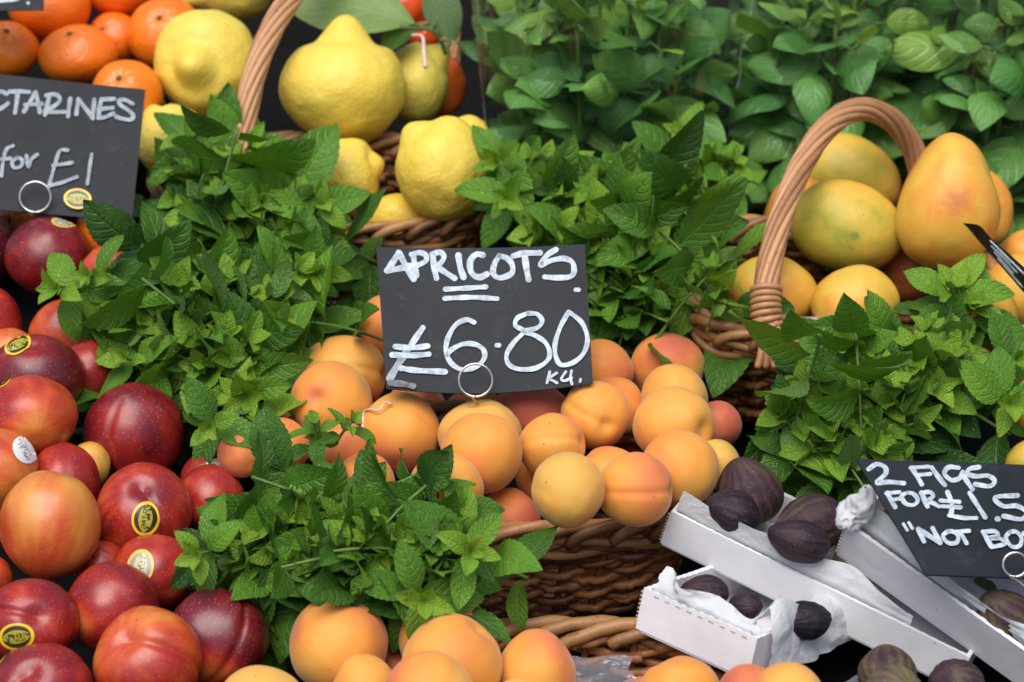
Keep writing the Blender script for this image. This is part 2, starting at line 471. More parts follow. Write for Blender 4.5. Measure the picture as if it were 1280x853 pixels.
# ------------------------------------------------------------------ the setting
def slab(name, x0, x1, y0, y1, drop, thick, label=None):
    O = P(640, 430, 1.86) - NUP * drop
    mb = MB()
    box(mb, O + R * x0 + BACK * y0 - NUP * thick, R * (x1 - x0), BACK * (y1 - y0), NUP * thick)
    o = mb.build(name, M['stall'], smooth=False)
    o['kind'] = 'structure'
    return o
slab('display_shelf', -.85, .85, -.55, .95, .125, .02)
slab('display_step', -.80, -.19, -.50, .13, .055, .068)
slab('display_step', -.80, -.30, .15, .80, .055, .068)
slab('display_step', .135, .80, -.50, -.10, .075, .048)
mbw = MB()
box(mbw, P(640, 330, 2.75) + R * -1.2 - np.array([0, 0, .3]), R * 2.4, np.array([0, .03, 0]), np.array([0, 0, .9]))
o = mbw.build('stall_back_wall', M['stall'], smooth=False); o['kind'] = 'structure'

# ------------------------------------------------------------------ fruit
def cube_sphere(n):
    g = np.tan(np.linspace(-math.pi / 4, math.pi / 4, n + 1))
    key = {}; V = []; Fq = []
    def vid(p):
        q = tuple(np.round(unit(p), 6))
        if q not in key: key[q] = len(V); V.append(unit(p))
        return key[q]
    for ax in range(3):
        for s in (-1, 1):
            idx = np.zeros((n + 1, n + 1), int)
            for i in range(n + 1):
                for j in range(n + 1):
                    p = [0, 0, 0]; p[ax] = s; p[(ax + 1) % 3] = g[i]; p[(ax + 2) % 3] = g[j]
                    idx[i, j] = vid(p)
            q = np.stack([idx[:-1, :-1], idx[1:, :-1], idx[1:, 1:], idx[:-1, 1:]], -1).reshape(-1, 4)
            Fq.append(q if s > 0 else q[:, ::-1])
    return np.array(V), np.concatenate(Fq)
CS = {n: cube_sphere(n) for n in (26, 44)}
from mathutils.bvhtree import BVHTree

GROUPS = dict(nectarine='nectarines piled loose beside the mint', apricot='apricots heaped in the wicker baskets',
              lemon='large lemons piled in the lemon basket', mango='mangoes heaped in the mango basket',
              clementine='clementines piled at the back of the stall', tomato='tomatoes on a vine beside the lemons',
              fig='figs in the white card trays')
FR = []
def fruit(kind, cx, cy, rx, ry, label, tone=.5, ax=None, ref=None, pt=(), bias=0, rot=0, taper=0, stickers=(), group=None, dz=0, nip=1.0):
    FR.append(dict(kind=kind, cx=cx, cy=cy, rx=rx, ry=ry, label=label, tone=tone, ax=ax, ref=ref, pt=pt, bias=bias, rot=rot,
                   taper=taper, stickers=stickers, group=group, d=S(cy) + dz, dz=dz, nip=nip))
    return len(FR) - 1

N_ = lambda *a, **k: fruit('nectarine', *a, **k)
A_ = lambda *a, **k: fruit('apricot', *a, **k)
L_ = lambda *a, **k: fruit('lemon', *a, **k)
G_ = lambda *a, **k: fruit('mango', *a, **k)
C_ = lambda *a, **k: fruit('clementine', *a, **k)
T_ = lambda *a, **k: fruit('tomato', *a, **k)
I_ = lambda *a, **k: fruit('fig', *a, **k)
Y, W_, PALE = 'sticker', 'sticker_white', 'sticker_pale'

# nectarines
N_(60, 321, 54, 49, 'dusky crimson nectarine with oval sticker on top, just under the NECTARINES sign clip', .74, ax=(-.2, -.5, -.8), stickers=[(82, 279, 14, 7, -12, PALE)])
N_(-24, 312, 46, 50, 'dark crimson nectarine cut by the photo edge beneath the NECTARINES sign', .86)
N_(-18, 405, 46, 50, 'pinkish red nectarine at photo edge below the dusky crimson stickered one', .56)
N_(82, 416, 46, 42, 'orange-red nectarine under the mint sprig that overhangs it', .43)
N_(113, 464, 38, 40, 'pinkish nectarine half hidden behind a drooping mint leaf', .6)
N_(12, 446, 36, 36, 'orange-shouldered nectarine peeping out behind the dark red stickered one', .26)
N_(44, 470, 60, 52, 'dark red nectarine with stem hollow and round sticker on its upper face', .74, ax=(.05, .8, .55), ref=(-.8, -.2, .4), stickers=[(27, 431, 16, 12.5, 25, Y)])
N_(39, 522, 58, 53, 'red nectarine with golden yellow cheek and a sticker at photo edge', .52, pt=[(48, 530, 34, -.38), (10, 500, 30, .12)], ax=(-.3, .3, -.9), stickers=[(3, 477, 14, 8, 18, Y)])
N_(168, 540, 63, 62, 'big glossy crimson nectarine with orange-red base, below the left mint bunch', .66, pt=[(140, 598, 38, -.2), (205, 595, 28, -.2)], ax=(.1, -.8, -.6), ref=(-.3, .3, .9))
N_(-6, 587, 53, 52, 'orange nectarine at photo edge wearing a white oval sticker', .25, pt=[(10, 560, 25, .12)], bias=30, stickers=[(34, 562, 10, 18, 28, W_)])
N_(80, 606, 46, 53, 'plain wine-red nectarine wedged behind the large orange one', .63)
N_(112, 582, 26, 30, 'pale yellow nectarine glimpsed in the gap left of the glossy crimson one', .02, bias=-40)
N_(62, 657, 64, 69, 'large orange nectarine with faint red blush, biggest in the pile', .29, pt=[(70, 700, 30, .08), (20, 690, 30, .08), (110, 600, 25, -.1)], ax=(.1, .95, -.3))
N_(180, 641, 60, 63, 'red nectarine with tall yellow oval sticker turned sideways', .54, pt=[(140, 680, 40, -.2), (185, 610, 30, .1)], ax=(.05, .6, .8), ref=(.3, .2, .9), stickers=[(190, 645, 16.5, 21, -6, Y)])
N_(262, 626, 44, 46, 'pinkish red nectarine tucked behind the front mint bunch', .55, bias=-40)
N_(262, 598, 36, 34, 'red nectarine with white and blue sticker half under mint', .58, bias=-60, stickers=[(274, 581, 13, 8, -10, W_)])
N_(192, 716, 53, 48, 'red nectarine with worn pale oval sticker, touching the front mint leaves', .56, ax=(.2, .3, -.9), stickers=[(182, 705, 17, 21, -10, PALE)])
N_(140, 760, 59, 58, 'scarred red nectarine with yellow freckled patch between stickered ones', .62, pt=[(106, 775, 22, -.36), (145, 745, 16, -.1)], ax=(-.6, -.3, -.7))
N_(38, 779, 61, 56, 'glossy red nectarine with deep stem hollow above a wide yellow sticker', .63, ax=(.28, .25, .9), ref=(-.9, .3, .2), stickers=[(31, 790, 22, 17, 8, Y)])
N_(52, 866, 65, 62, 'plum-red nectarine at the bottom edge with a sticker at its side', .68, ax=(-.1, .5, .75), ref=(-.4, .2, .8), stickers=[(0, 816, 9, 17, -18, Y)])
N_(185, 826, 68, 68, 'bright red nectarine with orange shoulder and deep crease from its stem', .5, pt=[(195, 772, 34, -.22), (125, 820, 22, -.18), (190, 830, 40, .1)], ax=(-.32, .52, .78), ref=(1, -.15, .2))
N_(273, 796, 64, 62, 'dusky purple nectarine with a golden patch, under the front mint', .84, pt=[(258, 828, 30, -.52), (300, 838, 22, -.35)], ax=(.35, .9, -.2), ref=(.5, 0, .85))
N_(126, 706, 36, 30, 'sliver of red nectarine sunk deep between four stickered and orange ones', .5, bias=-60)
N_(-22, 725, 38, 34, 'orange-red nectarine almost wholly cropped beside the large orange one', .4)
N_(140, 336, 40, 32, 'red-orange nectarine peeking over the tip of the left mint bunch', .44)
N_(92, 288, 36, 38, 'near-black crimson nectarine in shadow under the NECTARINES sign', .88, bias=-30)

# clementines
C_(98, 68, 51, 38, 'whole clementine with pale star-shaped calyx, above the word NECTARINES', .5, ax=(-.15, .7, .68))
C_(5, 62, 44, 36, 'clementine cut by the photo edge, just above the NECTARINES sign', .45, ax=(.2, .62, .7))
C_(62, 10, 52, 42, 'shaded clementine behind the small sign corner at the top', .65, ax=(0, .9, .1))
C_(142, 50, 34, 35, 'deep orange clementine with dark button set back between two others', .7, ax=(-.4, .35, .84), bias=-20)
C_(206, 42, 47, 46, 'clementine with brown button touching the frontmost round lemon', .5, ax=(-.05, .4, .9))
C_(158, 118, 46, 43, 'bright clementine with silver button half hidden by the NECTARINES sign', .35, ax=(-.1, .45, .85))
C_(150, -10, 44, 30, 'clementine at the top edge above the dark buttoned one', .6, ax=(0, .9, -.2))
C_(20, 284, 30, 32, 'small orange clementine with green calyx under the NECTARINES sign', .5, ax=(-.15, .3, .9))
C_(130, 290, 34, 38, 'orange clementine between the NECTARINES sign and the upper mint bunch', .55, ax=(.3, .6, -.6), bias=-10)

# lemons
L_(258, 79, 66, 67, 'round lemon with its nipple pointing straight out, left of the handle', .45, ax=(-.14, -.12, .98), pt=[(270, 25, 20, -.1)])
L_(429, 103, 80, 83, 'largest lemon with its nipple pointing up, right of the handle', .5, ax=(.04, .97, .12), bias=10)
L_(520, 103, 43, 50, 'greenish lemon shaded behind the largest one', .27, ax=(.72, .66, .1))
L_(435, 218, 46, 45, 'small lemon with side nipple beside the upper mint bunch', .5, ax=(.93, .28, .15), nip=.45)
L_(553, 211, 59, 66, 'plump lumpy lemon resting above the basket rim', .55, ax=(-.68, .72, .1), bias=80, nip=.4)
L_(583, 180, 32, 36, 'lemon half hidden behind the plump lumpy one, next to mint', .55, ax=(.5, .6, -.6))
L_(500, 276, 44, 34, 'small deep yellow lemon low against the basket rim', .6, ax=(.2, -.4, -.9), bias=-50)
L_(286, -16, 58, 42, 'lemon at the top edge with its nipple over the clementines', .42, ax=(-.9, -.35, .2))
L_(216, 176, 44, 48, 'pale lemon peeping between the NECTARINES sign and mint', .35)

# tomatoes
T_(508, 9, 28, 26, 'glossy orange-red tomato at the top edge over the vine', .4)
T_(533, 48, 21, 22, 'small red tomato in shade behind the green vine stem', .6, bias=-10)
T_(551, 108, 33, 39, 'orange tomato between the greenish lemon and the plastic sleeve', .2, bias=-40, dz=.03)

# mangoes
G_(1060, 284, 73, 57, 'green-tinged mango framed by the basket handle', .36, ax=(.9, .1, -.3), rot=-14, taper=.10, pt=[(1040, 290, 50, -.16), (1120, 320, 30, .2), (1010, 320, 25, .1), (1062, 298, 5, -.35)])
G_(1062, 218, 68, 48, 'yellow mango behind the green-tinged one under the handle arch', .45, rot=-27, taper=.12, pt=[(1060, 195, 40, -.1), (1105, 240, 30, .15)])
G_(1186, 252, 63, 86, 'tall golden mango standing upright beside the handle', .56, rot=-5, taper=.09, pt=[(1225, 220, 25, -.12), (1200, 260, 18, .12), (1160, 310, 30, -.05)], bias=40)
G_(1229, 262, 37, 49, 'orange mango mostly hidden behind the tall golden one', .62, taper=.1, bias=-30)
G_(1000, 285, 47, 65, 'orange-pink mango behind the twisted handle', .76, bias=-30)
G_(966, 368, 58, 49, 'mango sitting low behind the handle binding', .56, pt=[(1010, 370, 25, .1)])
G_(1069, 379, 55, 47, 'smooth yellow mango leaning on the basket rim', .5, rot=10)
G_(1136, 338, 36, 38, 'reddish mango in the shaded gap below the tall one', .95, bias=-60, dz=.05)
G_(1282, 318, 32, 31, 'peach-coloured mango at the photo edge above the curled sign', .66)
G_(1277, 368, 50, 52, 'orange mango crossed by the curled black sign', .6)
G_(1214, 392, 57, 56, 'yellow mango behind the top leaves of the right mint bunch', .52)
G_(1292, 458, 38, 32, 'mango at the photo edge beside the thin plastic bag', .66, group='mangoes at the right edge of the stall')
G_(1300, 508, 48, 42, 'deep orange mango with mint leaves lying over it', .62, group='mangoes at the right edge of the stall')
G_(1293, 584, 36, 36, 'yellow mango peeping over the FIGS sign', .48, group='mangoes at the right edge of the stall')

# apricots in the middle basket
A_(486, 412, 43, 44, 'apricot standing half behind the upper left edge of the APRICOTS sign', .56)
A_(427, 467, 55, 48, 'two-tone apricot with a level crease beside the pound sign', .36, ax=(1, -.02, .1), ref=(0, .22, 1), pt=[(450, 500, 30, .3), (445, 462, 16, -.12)])
A_(414, 500, 51, 49, 'pale apricot with brown bruise behind a mint tip', .42, ax=(-.3, .1, .9), ref=(0, -1, 0), pt=[(395, 492, 14, .25)])
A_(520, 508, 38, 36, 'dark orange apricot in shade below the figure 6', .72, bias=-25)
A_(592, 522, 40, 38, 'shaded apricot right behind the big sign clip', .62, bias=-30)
A_(501, 542, 51, 52, 'apricot with string across it and a red lower half', .42, ax=(-.4, .6, .4), ref=(.7, .3, .6), pt=[(480, 580, 36, .4), (515, 590, 30, .25)])
A_(350, 560, 37, 38, 'pink-cheeked apricot behind the mint tip and left of the stringed one', .78)
A_(300, 568, 28, 30, 'orange apricot in shadow under the left mint bunch', .62, dz=.045)
A_(347, 547, 32, 34, 'pale orange apricot behind the pink-cheeked one', .4, bias=-30)
A_(600, 546, 53, 47, 'yellow-green topped apricot directly under the sign clip ring', .26, ax=(-.1, .9, .3), ref=(1, 0, .1))
A_(602, 567, 51, 51, 'smooth orange apricot in front of the yellow-green topped one', .5, pt=[(590, 605, 36, .12)])
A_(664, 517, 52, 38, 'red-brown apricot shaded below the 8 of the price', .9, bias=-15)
A_(690, 557, 42, 41, 'apricot with a short crease centred below the 80', .5, ax=(.9, .15, .3), ref=(0, .3, 1))
A_(744, 519, 43, 43, 'apricot with a dark blemish below the KG mark', .48, ax=(.3, -.3, .9), ref=(-.8, .4, .1))
A_(766, 513, 40, 42, 'orange apricot mostly behind the dark blemished one', .58, bias=-15)
A_(752, 466, 40, 42, 'apricot half hidden by the right edge of the APRICOTS sign', .56)
A_(834, 461, 47, 45, 'rosy topped apricot at the back against the mango basket', .5, pt=[(838, 435, 26, .3), (875, 465, 16, -.28)])
A_(843, 501, 42, 46, 'pale apricot squeezed between the rosy topped and spotted ones', .4)
A_(842, 531, 51, 48, 'large apricot with small brown spots at the basket edge', .42, ax=(.75, -.1, .65), ref=(0, -1, 0))
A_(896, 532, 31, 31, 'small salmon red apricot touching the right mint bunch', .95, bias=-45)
A_(898, 581, 28, 32, 'small olive-yellow apricot above the fig tray corner', .18)
A_(850, 586, 49, 49, 'smooth orange apricot just above the corner of the fig tray', .48)
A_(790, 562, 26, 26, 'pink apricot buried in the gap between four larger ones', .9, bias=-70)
A_(762, 597, 41, 39, 'apricot peeking over the shoulder of the creased red-cheeked one', .48)
A_(793, 612, 48, 47, 'red-cheeked apricot with a long level crease above the basket rim', .5, ax=(1, 0, .25), ref=(0, -.05, 1), pt=[(815, 598, 32, .28), (775, 590, 24, -.12)])
A_(710, 613, 46, 48, 'greenish yellow apricot front and centre over the basket rim', .29, ax=(-.5, .3, -.8), bias=60, pt=[(690, 630, 16, .1)])
A_(678, 597, 34, 34, 'apricot wedged behind the greenish yellow one', .42, bias=-45)
A_(638, 649, 38, 39, 'small pink apricot on the basket rim beside mint', .86, dz=.035, bias=-30, pt=[(635, 625, 16, -.2)])
A_(557, 613, 48, 48, 'pale apricot with grey scuff behind the front mint sprig', .4)
A_(456, 604, 38, 38, 'apricot under the mint leaves below the string', .5)
A_(430, 562, 34, 34, 'reddish apricot in shade left of the string', .78, bias=-20)

# apricots in the front basket
g2 = 'apricots in the front basket'
A_(423, 808, 62, 61, 'big round apricot with red edge beside the purple nectarine', .46, pt=[(366, 790, 26, .3), (440, 790, 30, .08)], ax=(.2, .95, .1), group=g2)
A_(555, 796, 57, 58, 'apricot topmost in the front heap, against the front mint', .42, group=g2)
A_(565, 830, 63, 63, 'largest apricot of the front heap with faint green side', .46, pt=[(615, 830, 24, -.2)], bias=30, group=g2)
A_(670, 842, 50, 56, 'upright apricot nearest the crinkled cellophane', .48, ax=(.7, .6, .1), group=g2)
A_(536, 874, 59, 61, 'apricot with two dark specks at the bottom edge', .42, pt=[(485, 860, 20, .3)], group=g2)
A_(455, 862, 41, 44, 'small apricot between the big round and the speckled one', .4, group=g2)
A_(325, 884, 57, 52, 'yellow-orange apricot top at the bottom edge beside nectarines', .36, group=g2)
A_(492, 836, 24, 32, 'pink apricot glimpsed in the gap of the front heap', .92, bias=-60, group=g2)
A_(648, 888, 40, 40, 'barely showing apricot at the bottom edge under the upright one', .4, group=g2)
A_(850, 868, 52, 48, 'freckled apricot just below the small fig tray', .48, group=g2)
A_(935, 874, 42, 44, 'reddish apricot between two orange ones below the small fig tray', .82, group=g2)
A_(986, 876, 46, 48, 'orange apricot at the bottom edge under the crumpled tissue', .46, group=g2)
A_(800, 884, 34, 38, 'pink apricot sliver beside the cellophane at the bottom edge', .95, bias=-20, group=g2)

# figs
I_(938, 616, 43, 39, 'large olive striped fig at the corner of the upper tray', .5, ax=(-.3, .9, .2), rot=-25, dz=-.012)
I_(916, 640, 36, 28, 'dark purple wrinkled fig below the olive striped one', .78, ax=(-.85, .3, .4), rot=-25, dz=-.022)
I_(1012, 656, 47, 37, 'brown ribbed fig lying in the middle of the upper tray', .56, ax=(-.85, -.2, .3), rot=15, dz=-.014)
I_(998, 676, 41, 27, 'small plum-coloured fig in front of the brown ribbed one', .7, ax=(-.9, .3, .3), rot=-14, dz=-.018)
I_(1062, 702, 22, 20, 'brown fig nearly hidden under the crumpled tissue end', .4, dz=.015)
I_(880, 740, 31, 22, 'smooth purple fig in the lower tray under the upper one', .72, ax=(-.9, .1, .3), dz=.003)
I_(932, 758, 22, 18, 'purple fig showing only its top above lower tray tissue', .7, dz=.003)
I_(1004, 776, 36, 25, 'dark fig with its eye showing at the tissue edge', .92, ax=(-.7, 0, .7), dz=.002)
I_(1110, 657, 27, 28, 'green-brown fig behind the crumpled tissue by the FIGS sign', .22, dz=.01)
I_(1258, 768, 38, 32, 'grey-green fig on tissue below the FIGS sign clip', .5, ax=(-.5, .7, .3))
I_(1222, 742, 27, 21, 'green fig tucked under the bottom edge of the FIGS sign', .18, dz=.01)
I_(1109, 842, 37, 35, 'red-green fig below the long tray end', .45, pt=[(1100, 825, 14, .2)])
I_(1117, 868, 38, 37, 'plump green fig at the bottom edge beside the tissue scrap', .34)
I_(1196, 858, 36, 34, 'dark green fig at the bottom edge under the third tray', .6)

def solve_pile():
    n = len(FR)
    home = [f['d'] for f in FR]
    pairs = []
    for i in range(n):
        for j in range(i + 1, n):
            a, b = FR[i], FR[j]
            if 'fig' in (a['kind'], b['kind']) and a['kind'] != b['kind']: continue
            dx, dy = b['cx'] - a['cx'], b['cy'] - a['cy']
            dist = math.hypot(dx, dy)
            if dist < 1e-6: continue
            ux, uy = dx / dist, dy / dist
            def er(f):
                return 1 / math.sqrt((ux / f['rx']) ** 2 + (uy / f['ry']) ** 2)
            ra, rb = er(a), er(b)
            if dist < .97 * (ra + rb):
                ka, kb = a['cy'] + a['bias'], b['cy'] + b['bias']
                fr, bk = (i, j) if ka > kb else (j, i)
                za, zb = (a['rx'] + a['ry']) / 2, (b['rx'] + b['ry']) / 2
                q = dist / (ra + rb)
                dz = .93 * (za + zb) * math.sqrt(max(0, 1 - q * q))
                pairs.append((fr, bk, dz))
    for it in range(260):
        for fr, bk, dz in pairs:
            s = FR[fr]['d'] / FPX
            gap = FR[bk]['d'] - FR[fr]['d']
            need = dz * s
            if gap < need:
                e = (need - gap) / 2
                FR[bk]['d'] += e; FR[fr]['d'] -= e
        if it < 200:
            for k in range(n):
                FR[k]['d'] += (home[k] - FR[k]['d']) * .03
solve_pile()

CALYX_GROUP = {}
def build_fruit(f, k):
    rs = np.random.default_rng(100 + k)
    D, CSF = CS[44 if (f['ref'] is not None or f['kind'] in ('lemon', 'fig') or f['rx'] > 58) else 26]
    kind = f['kind']
    ax = f['ax']
    if ax is None:
        ax = unit([rs.normal(), rs.normal(), -abs(rs.normal()) - .6])
    if f['ax'] is None and kind in ('apricot', 'nectarine'):
        ax = unit([rs.normal(), rs.normal(), rs.uniform(-1.1, .25)])
    ax = unit(ax)
    ref = f['ref'] if f['ref'] is not None else rs.normal(size=3)
    ref = np.asarray(ref, float); ref = unit(ref - ax * np.dot(ref, ax)); bi = np.cross(ax, ref)
    cth = np.clip(D @ ax, -1, 1); th = np.arccos(cth)
    phi = np.arctan2(D @ bi, D @ ref)
    sd = rs.integers(1000)
    r = np.ones(len(D)) + .042 * vnoise(D * 1.4, sd) + .010 * vnoise(D * 3.5, sd + 1)
    sth = np.sin(th)
    if kind in ('nectarine', 'apricot'):
        r -= .15 * np.exp(-(th / .26) ** 2) + .03 * np.exp(-(th / .6) ** 2)
        dep = (.085 if kind == 'nectarine' else .05) if f['ref'] is not None else .035
        sw = (.09 if kind == 'nectarine' else .12) if f['ref'] is not None else .18
        r -= dep * np.exp(-(phi * np.clip(sth, .2, 1) / sw) ** 2) * np.clip(sth, 0, 1) ** .5 * np.clip(1.25 - th / math.pi, 0, 1)
        r += .02 * np.exp(-((phi * np.clip(sth, .2, 1)) / .4) ** 2) * sth
        r += .03 * np.exp(-((math.pi - th) / .2) ** 2)
    elif kind == 'lemon':
        r += f['nip'] * .34 * np.exp(-(th / .26) ** 2) - .05 * np.exp(-((th - .52) / .16) ** 2) + .10 * np.exp(-((math.pi - th) / .35) ** 2)
        r += .028 * vnoise(D * 2.0, sd + 2) + .010 * vnoise(D * 5, sd + 3) + .005 * vnoise(D * 11, sd + 4)
    elif kind == 'clementine':
        r *= 1 / np.sqrt(sth ** 2 + (cth / .86) ** 2)
        r -= .09 * np.exp(-(th / .22) ** 2)
        r += .014 * np.cos(8 * phi + rs.uniform(0, 6)) * np.exp(-((th - .35) / .22) ** 2)
    elif kind == 'tomato':
        r -= .1 * np.exp(-(th / .3) ** 2)
        r += .02 * np.cos(5 * phi) * sth
    elif kind == 'fig':
        r += .24 * np.exp(-(th / .5) ** 2)
        r += .012 * np.cos(15 * phi + 2 * vnoise(D * 2, sd)) * sth + .02 * vnoise(D * 3, sd + 4) + .010 * vnoise(np.stack([np.cos(phi) * 9, np.sin(phi) * 9, th * 2], -1), sd + 5) * sth
    elif kind == 'mango':
        r += .05 * vnoise(D * 1.1, sd + 5)
        for q_ in range(4):
            ld = unit(rs.normal(size=3) * np.array([1, 1, .7])); r += rs.uniform(-.09, .07) * np.exp(-((1 - D @ ld) / .22))
        if f['label'].startswith('tall golden'):
            for ld, am in (((.8, .55, .25), -.15), ((-.85, .6, .1), -.06), ((-.6, -.35, .6), .07), ((.5, -.5, .6), .06)):
                r += am * np.exp(-((1 - D @ unit(ld)) / .18))
    p = D * r[:, None]
    # fit silhouette to its measured ellipse
    a = math.radians(f['rot']); ca, sa = math.cos(a), math.sin(a)
    x = p[:, 0] * ca + p[:, 1] * sa; y = -p[:, 0] * sa + p[:, 1] * ca; z = p[:, 2].copy()
    x = (x - (x.max() + x.min()) / 2) / ((x.max() - x.min()) / 2); y = (y - (y.max() + y.min()) / 2) / ((y.max() - y.min()) / 2)
    z = z / ((z.max() - z.min()) / 2)
    if f['taper']:
        if f['rx'] >= f['ry']: y = y * (1 - f['taper'] * x); 
        else: x = x * (1 - f['taper'] * y); z = z * (1 - f['taper'] * y)
    sc = f['d'] / FPX
    rz = (f['rx'] + f['ry']) / 2
    if kind == 'mango': rz = min(f['rx'], f['ry']) * 1.0
    X = (x * f['rx'] * ca - y * f['ry'] * sa); Yy = (x * f['rx'] * sa + y * f['ry'] * ca); Z = z * rz
    loc = P(f['cx'], f['cy'], f['d'])
    loc_v = np.stack([X, Yy, Z], -1) * sc
    V = loc + camv(loc_v)
    # tone
    tone = np.full(len(D), float(f['tone'])) + .10 * vnoise(D * 1.3, sd + 7) + .06 * vnoise(D * 3, sd + 8)
    if kind == 'mango': tone += .16 * vnoise(D * 1.7, sd + 11) + .08 * vnoise(D * 4, sd + 12)
    if kind == 'apricot':
        bd = unit(rs.normal(size=3)); tone += .20 * np.clip(D @ bd, 0, 1) ** 2 - .12 * np.clip(-(D @ bd), 0, 1) ** 2
    if kind == 'fig': tone += .065 * np.cos(15 * phi + 2 * vnoise(D * 2, sd)) * sth
    if kind == 'nectarine': tone += .05 * vnoise(np.stack([np.cos(phi) * 7, np.sin(phi) * 7, th], -1), sd + 9)
    for (qx, qy, qr, dl) in f['pt']:
        dd = ((X - (qx - f['cx'])) ** 2 + (Yy + (qy - f['cy'])) ** 2) / qr ** 2
        tone += dl * np.exp(-dd) * (Z > -5)
    o = make_mesh(kind, V, CSF, M[kind], loc=loc, attrs={'tone': np.clip(tone, 0, 1)})
    tag(o, f['label'], kind, f['group'] or GROUPS[kind])
    # stickers: patches that lie on the skin
    for (qx, qy, sx, sy, rt, mat) in f['stickers']:
        u0, v0 = qx - f['cx'], -(qy - f['cy'])
        bvh = BVHTree.FromPolygons([Vector(q) for q in np.stack([X, Yy, Z], -1)], [tuple(int(i) for i in q) for q in CSF])
        nr, na = 6, 36
        rr = np.linspace(0.001, 1, nr); aa = np.linspace(0, 2 * math.pi, na, endpoint=False)
        ex = (rr[:, None] * np.cos(aa)).ravel(); ey = (rr[:, None] * np.sin(aa)).ravel()
        t_ = math.radians(rt)
        gx = ex * sx * math.cos(t_) - ey * sy * math.sin(t_); gy = ex * sx * math.sin(t_) + ey * sy * math.cos(t_)
        pts = []
        for q0_, q1_ in zip(gx + u0, gy + v0):
            hit, hn, _, _ = bvh.ray_cast(Vector((q0_, q1_, 400)), Vector((0, 0, -1)))
            if hit is None: hit, hn, _, _ = bvh.find_nearest(Vector((q0_, q1_, 0)))
            if hn.z < 0: hn = -hn
            pts.append(hit + hn * .8)
        pts = np.array([tuple(q) for q in pts])
        Vw = loc + camv(pts * sc)
        idx = np.arange(nr * na).reshape(nr, na)
        Fq = np.stack([idx[:-1], np.roll(idx[:-1], -1, 1), np.roll(idx[1:], -1, 1), idx[1:]], -1).reshape(-1, 4)
        if sy > sx: uv = np.stack([ey, -ex], -1)
        else: uv = np.stack([ex, ey], -1)
        make_mesh('sticker', Vw, Fq, M[mat], parent=o, uv=uv)
    if kind == 'clementine' and ax[2] > 0:
        i0 = int(np.argmax(D @ ax)); base = V[i0]; nrm = camv(ax[None])[0]
        mb = MB(); e1 = camv(ref[None])[0]; e2 = np.cross(nrm, e1)
        s_ = sc * 4.5
        for q in range(6):
            an = q * math.pi / 3 + rs.uniform(0, .5); dr = e1 * math.cos(an) + e2 * math.sin(an)
            tube(mb, [base + nrm * s_ * .3, base + dr * s_ * .5 + nrm * s_ * .3, base + dr * s_ * .95 + nrm * s_ * .35], [s_ * .35, s_ * .3, s_ * .12], 5)
        tube(mb, [base - nrm * s_ * .3, base + nrm * s_ * .55, base + nrm * s_ * .8], [s_ * .75, s_ * .75, s_ * .5], 8)
        mb.build('calyx', M['calyx'], o)
    return o
FOBJ = [build_fruit(f, k) for k, f in enumerate(FR)]

# ------------------------------------------------------------------ baskets
def se_path(t, a, b, e):
    c, s = np.cos(t), np.sin(t)
    return a * np.sign(c) * np.abs(c) ** (2 / e), b * np.sign(s) * np.abs(s) ** (2 / e)

def even_t(a, b, e, n):
    t = np.linspace(0, 2 * math.pi, 4000); x, y = se_path(t, a, b, e)
    s = np.concatenate([[0], np.cumsum(np.hypot(np.diff(x), np.diff(y)))])
    return np.interp(np.linspace(0, s[-1], n, endpoint=False), s, t)

